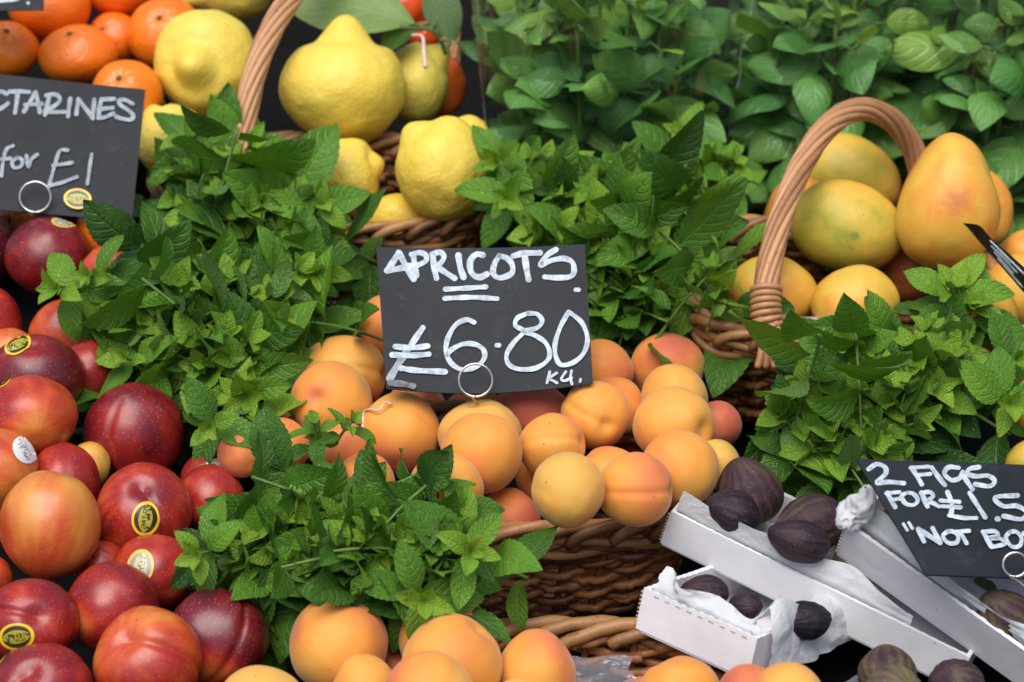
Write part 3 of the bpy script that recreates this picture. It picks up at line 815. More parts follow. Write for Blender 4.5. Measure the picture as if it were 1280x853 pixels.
def basket(label, px, py, a, b, h, e=3.0, rows=11, stakes=28, taper=.86, handle=None, hrad=.010, mats=('wicker', 'willow_rim', 'willow_handle'), d=None, binding=None, rimr=.0048):
    d = d if d is not None else S(py)
    C = P(px, py, d)
    root = empty('wicker_basket', C - NUP * h)
    tag(root, label, 'basket', 'wicker baskets of fruit')
    rs = np.random.default_rng(int(px * 7 + py))
    per = 10
    M_ = stakes * per
    T = even_t(a, b, e, M_)
    def wpt(x, y, z): return C + R * x[:, None] + BACK * y[:, None] + NUP * z[:, None]
    mb = MB()
    rr = h / rows / 2 * 1.06
    ph = np.arange(M_) / per * math.pi
    for r_ in range(rows):
        z0 = -h + (r_ + .5) * h / rows
        sc = taper + (1 - taper) * (z0 + h) / h
        amp = .0035 * (1 if r_ % 2 else -1)
        x, y = se_path(T, a * sc, b * sc, e)
        nx, ny = np.gradient(y), -np.gradient(x); q = np.hypot(nx, ny) + 1e-9
        off = amp * np.sin(ph + rs.uniform(-.15, .15)) + .0006 * rs.normal(size=M_)
        z = np.full(M_, z0) + .0012 * np.cumsum(rs.normal(size=M_) * .15) * 0 + .0008 * np.sin(T * 5 + r_) + .0016 * np.cos(ph / 1 + r_ * math.pi)
        # split the round into several rods of different colour
        nrod = max(6, stakes // 4)
        cuts = (np.arange(nrod) * M_ // nrod + rs.integers(0, M_ // nrod) + rs.integers(-4, 5, nrod))
        for i in range(nrod):
            i0 = cuts[i]; i1 = i0 + M_ // nrod + per + 4
            ii = np.arange(i0, i1) % M_
            q_ = np.linspace(0, 1, len(ii))
            zz = z[ii] + (q_ - .5) * rr * rs.uniform(.3, 1.1) + .0006 * np.sin(q_ * 9 + rs.uniform(0, 6))
            ends = np.interp(q_, [0, .08, .9, 1], [-.0022, 0, 0, -.0022])
            pts = wpt((x + (off) * nx / q)[ii] + ends * (nx / q)[ii], (y + off * ny / q)[ii] + ends * (ny / q)[ii], zz)
            tube(mb, pts, rr * rs.uniform(.78, 1.0) * (1.05 - .4 * q_), 7, a=rs.uniform(0, 1))
    mb.build('woven_wall', M[mats[0]], root)
    ms = MB()
    Ts = T[per // 2::per]
    for t in Ts:
        tt = np.array([t])
        pts = []
        for z in np.linspace(-h, .004, 6):
            sc = taper + (1 - taper) * (z + h) / h
            x, y = se_path(tt, a * sc, b * sc, e); pts.append(wpt(x, y, np.array([z]))[0])
        tube(ms, pts, .0026, 6, a=rs.uniform(0, .6))
    ms.build('stakes', M[mats[0]], root)
    # rolled border: each rod hooks over its stake and runs along the rim
    mr = MB()
    for i in range(stakes):
        k0 = i * per + per // 2
        ii = (k0 + np.linspace(0, 2.55 * per, 22)).astype(int) % M_
        x, y = se_path(T[ii], a, b, e)
        X2, Y2 = se_path(T[(ii + 2) % M_], a, b, e)
        tx, ty = X2 - x, Y2 - y; q = np.hypot(tx, ty) + 1e-9; nx, ny = ty / q, -tx / q
        s = np.linspace(0, 1, 22)
        out = np.interp(s, [0, .08, .3, .6, .85, 1], [.0050, .0075, .0050, .0005, -.004, -.006])
        zz = np.interp(s, [0, .08, .25, .55, .85, 1], [-.006, .002, .0075, .0085, .003, -.003]) + rs.uniform(-.0008, .0008)
        tube(mr, wpt(x + out * nx, y + out * ny, zz), rimr * rs.uniform(.88, 1.1), 8, a=rs.uniform(0, 1))
    # second waling rods just below
    for q_ in range(2):
        for i in range(0, stakes, 3):
            k0 = i * per + q_ * per
            ii = (k0 + np.arange(0, 3.6 * per)).astype(int) % M_
            x, y = se_path(T[ii], a * .995, b * .995, e)
            X2, Y2 = se_path(T[(ii + 2) % M_], a, b, e)
            tx, ty = X2 - x, Y2 - y; q = np.hypot(tx, ty) + 1e-9; nx, ny = ty / q, -tx / q
            s = np.linspace(0, 1, len(ii)); out = .005 * np.sin(s * math.pi) + .001
            tube(mr, wpt(x + out * nx, y + out * ny, -.006 - .007 * q_ + .003 * np.sin(s * 6.28)), rimr * .85, 7, a=rs.uniform(0, .8))
    mr.build('rim', M[mats[1]], root)
    # base disc
    tb = np.linspace(0, 2 * math.pi, 48, endpoint=False); x, y = se_path(tb, a * taper, b * taper, e)
    Vb = np.vstack([wpt(x, y, np.full(48, -h)), wpt(x, y, np.full(48, -h - .004)), [C - NUP * h], [C - NUP * (h + .004)]])
    fc = []
    for i in range(48):
        j = (i + 1) % 48
        fc += [(96, i, j), (97, 48 + j, 48 + i), (i, 48 + i, 48 + j, j)]
    make_mesh('basket_base', Vb, fc, M[mats[0]], root, attrs={'tint': np.zeros(98)})
    if handle:
        pts = catmull([P(*q) for q in handle], 120)
        Tn, Nn, Bn = frames(pts)
        ln = np.concatenate([[0], np.cumsum(np.linalg.norm(np.diff(pts, axis=0), axis=1))])
        mh = MB()
        K = 9
        for k in range(K):
            an = 2 * math.pi * k / K + ln * 26
            rad = hrad * .74
            c_ = pts + rad * (np.cos(an)[:, None] * Nn + np.sin(an)[:, None] * Bn)
            tube(mh, c_, hrad * .32 * rs.uniform(.88, 1.08), 8, a=rs.uniform(0, 1))
        tube(mh, pts, hrad * .6, 8, a=.1)
        ho = mh.build('handle', M[mats[2]], root)
        if binding:
            i0, i1, turns = binding
            mbn = MB()
            ii = np.linspace(i0, i1, turns * 18)
            cp = np.stack([np.interp(ii, np.arange(120), pts[:, j]) for j in range(3)], -1)
            Nn2 = np.stack([np.interp(ii, np.arange(120), Nn[:, j]) for j in range(3)], -1); Bn2 = np.stack([np.interp(ii, np.arange(120), Bn[:, j]) for j in range(3)], -1)
            an = np.linspace(0, turns * 2 * math.pi, len(ii))
            tube(mbn, cp + hrad * 1.12 * (np.cos(an)[:, None] * Nn2 + np.sin(an)[:, None] * Bn2), .0022, 7, a=.6)
            # splayed ends below the binding
            for k in range(5):
                sx = (k - 2) * 7
                q0 = pts[i0]
                tube(mbn, catmull([pts[i0 + 4] + R * sx * .0003 - F * .006, P(handle[0][0] + sx * 1.0, handle[0][1] - 4, handle[0][2] - .012),
                                   P(handle[0][0] + sx * 1.5 + 2, handle[0][1] + 20, handle[0][2] - .010)], 12), .0026, 7, a=rs.uniform(.3, 1))
            mbn.build('handle_binding', M[mats[2]], root)
    return root

basket('brown wicker basket heaped with apricots behind the front mint bunch', 606, 594, .146, .057, .085, e=3.4, rows=12, stakes=26, rimr=.0042, d=S(594) + .026)
basket('wicker basket of lemons with pale twisted handle cut by the top edge', 405, 236, .126, .056, .10, e=2.6, rows=14, stakes=24, rimr=.0036, d=S(236) + .02,
       handle=[(300, 300, 1.965), (297, 240, 1.965), (303, 170, 1.975), (316, 100, 1.985), (336, 45, 2.0), (362, 0, 2.02), (405, -50, 2.06), (470, -75, 2.11), (535, -55, 2.15), (560, 20, 2.17), (560, 110, 2.155)], hrad=.0088)
basket('wicker basket of mangoes with tall arched twisted handle', 1052, 356, .106, .064, .085, e=4.2, rows=12, stakes=26, rimr=.0038,
       handle=[(966, 440, 1.855), (958, 400, 1.85), (958, 360, 1.855), (966, 310, 1.865), (980, 260, 1.88), (1003, 205, 1.90), (1035, 158, 1.925), (1075, 137, 1.955), (1112, 148, 1.98), (1138, 180, 2.0), (1152, 225, 2.01), (1158, 290, 2.01)], hrad=.0086, binding=(8, 22, 7))
basket('wicker basket of apricots at the front, its back rim showing beside cellophane', 735, 938, .112, .095, .09, e=2.8, rows=12, stakes=22, rimr=.0042, d=S(938) + .062)

# ------------------------------------------------------------------ leaves
def leaf_template(kind, NL, NW):
    t = np.linspace(0, 1, NL + 1); v = np.linspace(-1, 1, NW + 1)
    if kind == 'mint':
        w = np.sin(math.pi * np.clip(t, 0, 1) ** .80) ** .80 * (1 - .12 * t)
        tooth = np.where(np.arange(NL + 1) % 2 == 0, 1.035, .965); tooth[0] = tooth[-1] = 1
    elif kind == 'basil':
        w = np.sin(math.pi * t ** .80) ** .72; tooth = np.ones(NL + 1)
    else:
        w = np.sin(math.pi * t ** .9) ** .8; tooth = np.ones(NL + 1)
    w = w / w.max(); w[-1] = .02; w[0] = .06
    return t, v, w, tooth

LT = {k: leaf_template(k, n, m) for k, n, m in (('mint', 22, 6), ('basil', 12, 6), ('citrus', 16, 6))}
LF = {k: grid_faces(n + 1, m + 1) for k, n, m in (('mint', 22, 6), ('basil', 12, 6), ('citrus', 16, 6))}

def add_leaf(mb, kind, base, dr, nrm, L, W, curl, fold, tint, rs, wave=.03, cup=0.0):
    t, v, w, tooth = LT[kind]
    dr = unit(dr); nrm = unit(nrm - dr * np.dot(nrm, dr)); lat = np.cross(nrm, dr)
    # spine bends by curl (radians, positive = droops)
    ang = curl * t ** 1.3
    dt = np.diff(t)
    cx = np.concatenate([[0], np.cumsum(np.cos((ang[1:] + ang[:-1]) / 2) * dt)]) * L
    cz = -np.concatenate([[0], np.cumsum(np.sin((ang[1:] + ang[:-1]) / 2) * dt)]) * L
    av = np.abs(v)
    edge = av > .99
    ww = w[:, None] * np.where(edge[None, :], tooth[:, None], 1.0) * (W / 2)
    y = v[None, :] * ww
    twist = rs.uniform(-.35, .35)
    phw = rs.uniform(0, 6.28)
    z = fold * np.abs(y) + wave * L * np.sin(t[:, None] * 7 + phw + v[None, :] * 1.5) * av[None, :] ** 1.5
    z = z - cup * (av[None, :] ** 2) * ww
    if kind == 'mint':
        z = z + .012 * L * np.sin(2 * math.pi * 7 * (t[:, None] - .25 * av[None, :] ** 1.3)) * av[None, :] * (1 - av[None, :] * .5) * w[:, None]
    z = z + np.tan(twist * t)[:, None] * y
    ca, sa = np.cos(ang), np.sin(ang)
    X = cx[:, None] + z * sa[:, None]; Z = cz[:, None] + z * ca[:, None]
    X = X - np.where(edge[None, :], (tooth[:, None] - 1) * L * .12, 0)
    V = base + X[..., None] * dr + y[..., None] * lat + Z[..., None] * nrm
    uv = np.stack(np.broadcast_arrays(t[:, None], (v[None, :] + 1) / 2), -1).reshape(-1, 2)
    mb.add(V.reshape(-1, 3), LF[kind], uv, tint)

ZUP = np.array([0, 0, 1.0])

def sprig(ml, ms, tip, axis, length, size, rs, tone, nodes=4):
    axis = unit(axis)
    bend = unit(np.cross(axis, rs.normal(size=3)))
    base = tip - axis * length + bend * length * rs.uniform(-.25, .25) - ZUP * length * .15
    mid = (tip + base) / 2 + ZUP * length * .06
    path = catmull([base, mid, tip], 14)
    tube(ms, path, np.linspace(.0013, .0008, 14), 5)
    T, Nn, Bn = frames(path)
    rot = rs.uniform(0, math.pi)
    pos = [1.0, .88, .66, .40, .14][:nodes + 1]
    for k, s in enumerate(pos):
        i = min(13, int(s * 13)); c = path[i]; ax_ = T[i]
        ang = rot + k * math.pi / 2
        if k == 0:
            for q in range(4):
                an = ang + q * math.pi / 2
                dr = unit(ax_ * rs.uniform(.7, 1.8) + math.cos(an) * Nn[i] + math.sin(an) * Bn[i])
                L = size * rs.uniform(.34, .6)
                add_leaf(ml, 'mint', c, dr, ax_, L, L * .6, rs.uniform(-.3, .5), .3, np.clip(tone + .52 + rs.normal() * .1, 0, 1), rs)
            continue
        for sgn in (0, math.pi):
            if rs.random() < .06: continue
            an = ang + sgn + rs.normal() * .25
            lift = [0, .65, .30, .05, -.1][k]
            out = math.cos(an) * Nn[i] + math.sin(an) * Bn[i]
            dr = unit(out + ax_ * lift + ZUP * rs.normal() * .12)
            L = size * [0, .68, 1.05, 1.2, 1.05][k] * rs.uniform(.75, 1.2)
            nr = unit(ax_ + rs.normal(size=3) * .2 + ZUP * .35 - F * .3)
            tn = np.clip(tone + [0, .38, .12, -.04, -.14][k] + rs.normal() * .12, 0, 1)
            c2 = c + dr * .003
            add_leaf(ml, 'mint', c2, dr, nr, L, L * rs.uniform(.46, .62), rs.uniform(.1, 1.1), rs.uniform(.05, .4), tn, rs, wave=.035)

def mint_bunch(label, lobes, n, size=.036, extra=(), seed=1, tone=.38, lean=(0, 0, 0)):
    """lobes: (px, py, rx, ry, depth offset, weight)"""
    rs = np.random.default_rng(seed)
    c0 = np.mean([P(l[0], l[1], S(l[1]) + l[4]) for l in lobes], axis=0)
    root = empty('mint_bunch', c0 - NUP * .05)
    tag(root, label, 'mint', 'bunches of fresh mint')
    ml, ms = MB(), MB()
    wts = np.array([l[2] * l[3] for l in lobes], float); wts /= wts.sum()
    for li, (px, py, rx, ry, dz, hang) in enumerate(lobes):
        d = S(py) + dz; s = d / FPX
        C = P(px, py, d)
        k = int(round(n * wts[li])) + 1
        rz = min(rx, ry) * .75 * s
        for q in range(k):
            # fibonacci scatter on the viewer / upper side
            u = (q + .5) / k
            zc = 1 - 1.15 * u
            an = q * 2.39996 + rs.uniform(-.3, .3)
            rad = math.sqrt(max(0, 1 - zc * zc))
            dv = np.array([rad * math.cos(an), rad * math.sin(an), zc])
            sh = rs.uniform(.62, 1.0)
            loc = np.array([dv[0] * rx * s, dv[1] * ry * s, dv[2] * rz]) * sh
            tip = C + camv(loc[None])[0]
            nw = camv(np.array([dv[0] / 1, dv[1] / 1, dv[2] * .9])[None])[0]
            axis = unit(nw * .9 + ZUP * (.55 - hang) - F * .15 + rs.normal(size=3) * .28)
            sprig(ml, ms, tip - nw * size * .25, axis, size * rs.uniform(1.6, 2.3), size * rs.uniform(.8, 1.15), rs, tone + rs.normal() * .1)
    for (bx, by, bd, tx, ty, td, sz) in extra:
        b_, t_ = P(bx, by, S(by) + bd + .035), P(tx, ty, S(ty) + td)
        ln = np.linalg.norm(t_ - b_) * .6
        sprig(ml, ms, t_, unit(t_ - b_), ln, sz, rs, tone + .05)
    # the tied stalks inside
    cmin = P(lobes[0][0], lobes[0][1], S(lobes[0][1]) + lobes[0][4])
    for q in range(26):
        l = lobes[rs.integers(len(lobes))]
        tp = P(l[0] + rs.normal() * l[2] * .4, l[1] + rs.normal() * l[3] * .4, S(l[1]) + l[4] + .01)
        b_ = c0 - NUP * .05 + R * rs.normal() * .012 + BACK * rs.normal() * .012
        tube(ms, catmull([b_, (b_ + tp) / 2 + rs.normal(size=3) * .006, tp], 8), .0016, 5)
    ml.build('leaves', M['mint'], root)
    ms.build('stems', M['stem'], root)
    return root

mint_bunch('mint bunch spilling from the lemon basket beside the NECTARINES sign',
           [(290, 218, 84, 42, -.06, .1), (364, 282, 34, 54, -.06, .25), (295, 262, 84, 42, -.06, .2), (240, 236, 30, 34, -.045, .2)], 24, .043,
           extra=[(250, 220, -.06, 240, 174, -.08, .034), (300, 210, -.06, 312, 182, -.07, .032), (370, 270, -.07, 402, 256, -.085, .032), (380, 320, -.06, 396, 340, -.07, .034)], seed=3)
mint_bunch('tall mint bunch between the nectarines and the APRICOTS sign',
           [(258, 362, 102, 48, -.06, .05), (265, 440, 84, 56, -.045, .3), (345, 395, 32, 62, -.045, .5), (172, 402, 38, 32, -.05, .4), (300, 495, 38, 36, -.03, .5)], 30, .044,
           extra=[(150, 360, -.07, 72, 362, -.085, .036), (160, 350, -.07, 110, 345, -.09, .034), (200, 460, -.03, 158, 448, -.05, .034), (280, 500, -.03, 262, 535, -.05, .030), (330, 380, -.06, 372, 340, -.075, .036)], seed=5)
mint_bunch('broad mint bunch in the middle, in front of the plastic wrapped basil',
           [(770, 250, 132, 56, -.045, .1), (870, 212, 58, 38, -.03, .0), (672, 222, 48, 32, -.045, .1), (790, 325, 116, 62, -.03, .55), (884, 296, 26, 62, -.035, .4), (705, 300, 66, 42, -.03, .5), (800, 368, 84, 38, -.005, .6), (896, 350, 28, 50, -.055, .5)], 52, .043,
           extra=[(665, 225, -.05, 622, 205, -.08, .038), (655, 255, -.05, 634, 248, -.07, .034), (850, 190, -.03, 852, 168, -.04, .028), (890, 235, -.03, 918, 205, -.045, .032), (720, 240, -.05, 712, 212, -.06, .033)], seed=8)
mint_bunch('low mint bunch at the front, between nectarines and apricot basket',
           [(415, 652, 108, 44, -.07, .1), (330, 668, 54, 34, -.07, .2), (475, 685, 92, 48, -.075, .3), (548, 678, 42, 42, -.08, .3), (345, 698, 76, 30, -.055, .5), (430, 712, 76, 30, -.045, .5)], 40, .037,
           extra=[(398, 570, -.07, 393, 530, -.08, .018), (410, 565, -.07, 440, 528, -.08, .018), (545, 640, -.08, 545, 605, -.085, .024), (560, 690, -.09, 588, 690, -.095, .032), (280, 690, -.07, 248, 694, -.08, .030), (570, 640, -.08, 578, 636, -.085, .020), (500, 720, -.06, 530, 752, -.07, .034)], seed=13)
mint_bunch('mint bunch leaning on the mango basket behind the FIGS sign',
           [(1078, 505, 120, 60, -.055, .1), (1168, 432, 58, 50, -.055, .05), (1000, 520, 46, 32, -.06, .3), (1150, 485, 80, 76, -.045, .3), (1065, 560, 104, 42, -.04, .5)], 32, .043,
           extra=[(1180, 410, -.06, 1190, 362, -.08, .044), (1190, 410, -.06, 1216, 385, -.07, .038), (1090, 470, -.06, 1062, 436, -.08, .034), (1210, 490, -.04, 1262, 505, -.06, .036), (1220, 440, -.04, 1270, 448, -.06, .032)], seed=21)

# ------------------------------------------------------------------ basil in plastic sleeves
def basil(label, slabel, px, seed, hw0, hw1, d=2.16, n=34, by=345, height=.30):
    rs = np.random.default_rng(seed)
    B = P(px, by, d)
    root = empty('basil_plant', B); tag(root, label, 'basil', 'potted basil plants')
    ml, ms = MB(), MB()
    s = d / FPX
    for k in range(n):
        an = k * 2.4; rr = math.sqrt((k + .5) / n)
        top = B + R * math.cos(an) * rr * hw1 * s * .66 + np.array([0, 1, 0]) * math.sin(an) * rr * .085 + ZUP * height * (1.0 - .25 * rr + rs.uniform(-.08, .08))
        b0 = B + (top - B) * .02 + R * math.cos(an) * rr * .03 + np.array([0, 1, 0]) * math.sin(an) * rr * .03
        path = catmull([b0, (b0 + top) / 2 + (top - B) * np.array([.1, .1, 0]), top], 20)
        tube(ms, path, np.linspace(.0028, .0016, 20), 6)
        T, Nn, Bn = frames(path)
        rot = rs.uniform(0, 6.28)
        for q, t in enumerate([.26, .40, .53, .65, .76, .87, 1.0]):
            i = min(19, int(t * 19)); c = path[i]
            for sg in (0, math.pi):
                a2 = rot + q * math.pi / 2 + sg + rs.normal() * .3
                out = math.cos(a2) * Nn[i] + math.sin(a2) * Bn[i]
                dr = unit(out + T[i] * rs.uniform(-.2, 1.2))
                L = rs.uniform(.040, .066) * (1 if q < 6 else .6)
                c2 = c + dr * .010
                tube(ms, [c, c2], .001, 4)
                add_leaf(ml, 'basil', c2, dr, unit(T[i] * .5 + rs.normal(size=3) * .45 - F * .5), L, L * rs.uniform(.5, .66), rs.uniform(-.2, 1.5), rs.uniform(-.1, .35),
                         np.clip(.45 + rs.normal() * .2 + (.35 if q == 6 else 0), 0, 1), rs, wave=.03, cup=.45)
    ml.build('leaves', M['basil'], root); ms.build('stems', M['stem'], root)
    # pot
    ang = np.linspace(0, 2 * math.pi, 32, endpoint=False); V = []
    for (r_, z_) in ((.04, -.10), (.055, 0.0), (.051, 0.0), (.048, -.012), (.001, -.012)):
        V.append(B + r_ * (np.cos(ang)[:, None] * R + np.sin(ang)[:, None] * np.array([0, 1, 0])) + ZUP * z_)
    V = np.concatenate(V); idx = np.arange(5 * 32).reshape(5, 32)
    Fq = np.stack([idx[:-1], np.roll(idx[:-1], -1, 1), np.roll(idx[1:], -1, 1), idx[1:]], -1).reshape(-1, 4)
    make_mesh('pot', V, Fq, M['pot'], root)
    # sleeve: flaring creased film
    nu, nv = 170, 56
    an = np.linspace(0, 2 * math.pi, nu, endpoint=False); t = np.linspace(0, 1, nv)
    ph = rs.uniform(0, 6, 5)
    Vs = []
    for j in range(nv):
        f = t[j]
        rx_ = (hw0 + (hw1 - hw0) * f) * s; ry_ = .055 + .055 * f
        cr = 1 + .05 * np.sin(an * 5 + ph[0] + f * 2) * f + .03 * np.sin(an * 11 + ph[1] - f * 3) * f + .018 * np.abs(np.sin(an * 17 + ph[2]))
        pn = np.stack([np.cos(an) * rx_ * 34, np.sin(an) * ry_ * 34, np.full(nu, f * 6.0)], -1)
        cr = cr + (.075 * (np.abs(vnoise(pn, seed)) - .4) + .04 * (np.abs(vnoise(pn * 2.3, seed + 1)) - .4)) * (.3 + .7 * f)
        z_ = -.06 + f * (height + .10) + (.012 * np.sin(an * 6 + ph[3]) if j == nv - 1 else 0)
        Vs.append(B + (rx_ * cr * np.cos(an))[:, None] * R + (ry_ * cr * np.sin(an))[:, None] * np.array([0, 1, 0]) + np.broadcast_to(np.asarray(z_), (nu,))[:, None] * ZUP)
    Vs = np.concatenate(Vs); idx = np.arange(nu * nv).reshape(nv, nu)
    Fq = np.stack([idx[:-1], np.roll(idx[:-1], -1, 1), np.roll(idx[1:], -1, 1), idx[1:]], -1).reshape(-1, 4)
    sl_ = make_mesh('plastic_sleeve', Vs, Fq, M['sleeve'])
    tag(sl_, slabel, 'plastic sleeve', 'clear sleeves around the basil')
    mse = MB()
    for i_ in (0, nu // 2):
        tube(mse, Vs.reshape(nv, nu, 3)[:, i_] * 1.0, .0004, 6)
    mse.build('sleeve_seam', M['bag'], sl_)
basil('basil plant behind the broad middle mint bunch, beside the tomatoes', 'clear plastic sleeve wrapped round the basil next to the tomatoes', 752, 31, 118, 178)
basil('basil plant above the arched mango basket handle', 'clear plastic sleeve around the basil above the basket handle', 1022, 37, 75, 100, d=2.2, n=26)
basil('basil plant in the top corner behind the tall golden mango', 'clear plastic sleeve on the basil behind the tall mango', 1225, 41, 90, 125, d=2.18, n=30)

# ------------------------------------------------------------------ citrus leaves, vine, string
def big_leaf(label, bpx, tpx, width, curl, tint, nrm, seed, fold=.1):
    rs = np.random.default_rng(seed); b_, t_ = P(*bpx), P(*tpx)
    mb = MB(); L = np.linalg.norm(t_ - b_)
    add_leaf(mb, 'citrus', b_, unit(t_ - b_), camv(np.array(nrm)[None])[0], L, width, curl, fold, tint, rs, wave=.02)
    o = mb.build('lemon_leaf', M['citrus_leaf'], loc=b_); tag(o, label, 'leaf', 'lemon leaves')
    tb = MB(); tube(tb, [b_, b_ - unit(t_ - b_) * .012 - U * .001], .0018, 6); tb.build('leaf_stalk', M['vine'], o)
big_leaf('wide pale green leaf lying over the largest lemon', (518, 30, 2.06), (330, -22, 2.09), .054, .15, .8, (.0, .5, 1), 1)
big_leaf('dark leaf hanging at the top beside the plastic sleeve', (540, -20, 2.07), (568, 50, 2.06), .03, .3, .2, (-.2, .3, 1), 2)
big_leaf('curled dark leaf under the wide pale one', (520, 36, 2.06), (470, 62, 2.06), .028, .7, .2, (.1, .6, .8), 4, .5)
big_leaf('tiny green leaf poking out between round lemon and clementine', (197, 112, 2.05), (187, 90, 2.05), .011, .2, .4, (-.4, .2, 1), 5)
mv = MB()
vd = 2.045
for pts in ([(500, 34, vd), (522, 36, vd), (538, 37, vd), (550, 50, vd + .005), (557, 68, vd + .01)], [(538, 37, vd), (545, 30, vd + .005), (548, 42, vd + .005)], [(550, 50, vd), (562, 52, vd), (560, 60, vd)]):
    tube(mv, catmull([P(*q) for q in pts], 24), .0017, 6)
o = mv.build('tomato_vine', M['vine']); tag(o, 'green tomato vine stem twisting above the greenish lemon', 'vine')
md = MB(); tube(md, catmull([P(515, 44, 2.03), P(528, 46, 2.02), P(530, 66, 2.0), P(532, 84, 1.985)], 20), np.linspace(.001, .0018, 20), 6)
o = md.build('dry_tendril', M['string']); tag(o, 'dry pale tendril dangling onto the greenish lemon', 'tendril')

fa = next(f for f in FR if f['label'].startswith('apricot with string'))
def on_fruit(f, px, py, lift=.0012):
    dx, dy = (px - f['cx']) / f['rx'], (py - f['cy']) / f['ry']
    z = math.sqrt(max(0, 1 - dx * dx - dy * dy)) * (f['rx'] + f['ry']) / 2 * f['d'] / FPX
    return P(px, py, f['d'] - z - lift)
sp = [(489, 505), (482, 503), (474, 513), (464, 512), (455, 515), (453, 530), (454, 538), (450, 547), (451, 555), (462, 567)]
mstr = MB(); tube(mstr, catmull([on_fruit(fa, max(x, 453.5), y, .0015) for x, y in sp], 60), .0008, 6)
o = mstr.build('string', M['string']); tag(o, 'thin pale string lying across an apricot below the sign', 'string')

# ------------------------------------------------------------------ price signs
def inv_bilinear(q, p):
    u, v = .5, .5
    q = np.asarray(q, float)
    for _ in range(30):
        a = q[0] * (1 - u) * (1 - v) + q[1] * u * (1 - v) + q[2] * u * v + q[3] * (1 - u) * v - p
        du = (q[1] - q[0]) * (1 - v) + (q[2] - q[3]) * v
        dv = (q[3] - q[0]) * (1 - u) + (q[2] - q[1]) * u
        J = np.stack([du, dv], -1); st = np.linalg.solve(J, -a); u += st[0]; v += st[1]
    return u, v

def sign(label, quad, depths, strokes, sag=(0, 0), thick=.0014, bow=.0, smudges=()):
    """quad: photo pixels TL TR BR BL.  strokes: (list of photo pixels, width px, material)"""
    Q3 = [P(x, y, d) for (x, y), d in zip(quad, depths)]
    nrm = unit(np.cross(Q3[1] - Q3[0], Q3[0] - Q3[3]))
    if np.dot(nrm, F) > 0: nrm = -nrm
    pxm = depths[0] / FPX
    def S3(u, v, off=0):
        p = Q3[0] * (1 - u) * (1 - v) + Q3[1] * u * (1 - v) + Q3[2] * u * v + Q3[3] * (1 - u) * v
        sg = (sag[0] * (1 - v) + sag[1] * v) * 4 * u * (1 - u)
        return p - U * sg * pxm + nrm * (off + bow * 4 * u * (1 - u))
    root = empty('price_sign', Q3[3] * .5 + Q3[2] * .5)
    tag(root, label, 'sign', 'handwritten black price signs')
    nu, nv = 24, 8
    us, vs = np.linspace(0, 1, nu), np.linspace(0, 1, nv)
    Vf = np.array([S3(u, v) for u in us for v in vs]); Vb = np.array([S3(u, v, -thick) for u in us for v in vs])
    gf = grid_faces(nu, nv); idx = np.arange(nu * nv).reshape(nu, nv)
    loop = np.concatenate([idx[:, 0], idx[-1, 1:], idx[-2::-1, -1], idx[0, -2:0:-1]])
    rimf = np.stack([loop, np.roll(loop, -1), np.roll(loop, -1) + nu * nv, loop + nu * nv], -1)
    make_mesh('board', np.vstack([Vf, Vb]), np.vstack([gf, gf[:, ::-1] + nu * nv, rimf]), M['board'], root, smooth=False)
    by = {}
    for si, (pts, wpx, mat, part) in enumerate(strokes):
        mb = by.setdefault((part, mat), MB())
        pts = np.asarray(pts, float)
        if len(pts) == 1: pts = np.vstack([pts, pts + [.5, .5]])
        ln = np.sum(np.hypot(*np.diff(pts, axis=0).T)); n = max(6, int(ln / 2.2))
        c = catmull(pts, n)
        tn = np.gradient(c, axis=0); tn /= np.hypot(tn[:, 0], tn[:, 1])[:, None] + 1e-9
        nn = np.stack([-tn[:, 1], tn[:, 0]], -1)
        hw = wpx / 2
        # round caps
        ca = [(c[0] - tn[0] * hw * math.sin(a), hw * math.cos(a), nn[0]) for a in (1.5, 1.1, .7, .35)]
        cb = [(c[-1] + tn[-1] * hw * math.sin(a), hw * math.cos(a), nn[-1]) for a in (.35, .7, 1.1, 1.5)]
        wob = hw * (1 + .10 * np.sin(np.arange(n) * .55 + si))
        rows = ca + [(c[i], wob[i], nn[i]) for i in range(n)] + cb
        V = []
        off = .00035 + .00004 * si
        for (q, h_, m_) in rows:
            for sgn in (-1, 0, 1):
                p_ = q + m_ * h_ * sgn
                u, v = inv_bilinear(quad, p_)
                sg = (sag[0] * (1 - v) + sag[1] * v) * 4 * u * (1 - u)
                u, v = inv_bilinear(quad, p_ - np.array([0, sg]))
                V.append(S3(u, v, off))
        mb.add(V, grid_faces(len(rows), 3))
    for (part, mat), mb in by.items():
        mb.build(part, M[mat], root)
    return root

def zt(pts, sc, ox, oy): return [(ox + x / sc, oy + y / sc) for x, y in pts]

# APRICOTS sign
z5 = lambda pts: zt(pts, 2.942, 420, 280)
AP = []
def ap(pts, w=20, part='lettering', mat='chalk'): AP.append((z5(pts), w / 2.942, mat, part))
def ap9(pts, ox, w=70): AP.append((zt(pts, 9.143, ox, 300), w / 9.143, 'chalk', 'lettering'))
ap9([(140, 345), (200, 250), (258, 152)], 470); ap9([(262, 152), (340, 300), (432, 458)], 470); ap9([(125, 358), (220, 345), (395, 305)], 470)
ap9([(428, 180), (442, 300), (462, 418)], 470, 66); ap9([(405, 172), (500, 150), (572, 185), (568, 250), (470, 300)], 470, 62)
ap9([(650, 172), (665, 320), (692, 448)], 470, 66); ap9([(642, 168), (730, 148), (778, 195), (745, 268), (680, 312)], 470, 62); ap9([(690, 312), (790, 380), (900, 452)], 470, 66)
ap9([(942, 182), (962, 320), (1002, 440)], 470)
ap9([(1222, 182), (1150, 172), (1085, 235), (1075, 330), (1110, 410), (1190, 440), (1268, 402)], 470)
ap9([(220, 190), (168, 280), (150, 390), (210, 445), (300, 430), (370, 380), (365, 290), (310, 220), (220, 190)], 600, 64)
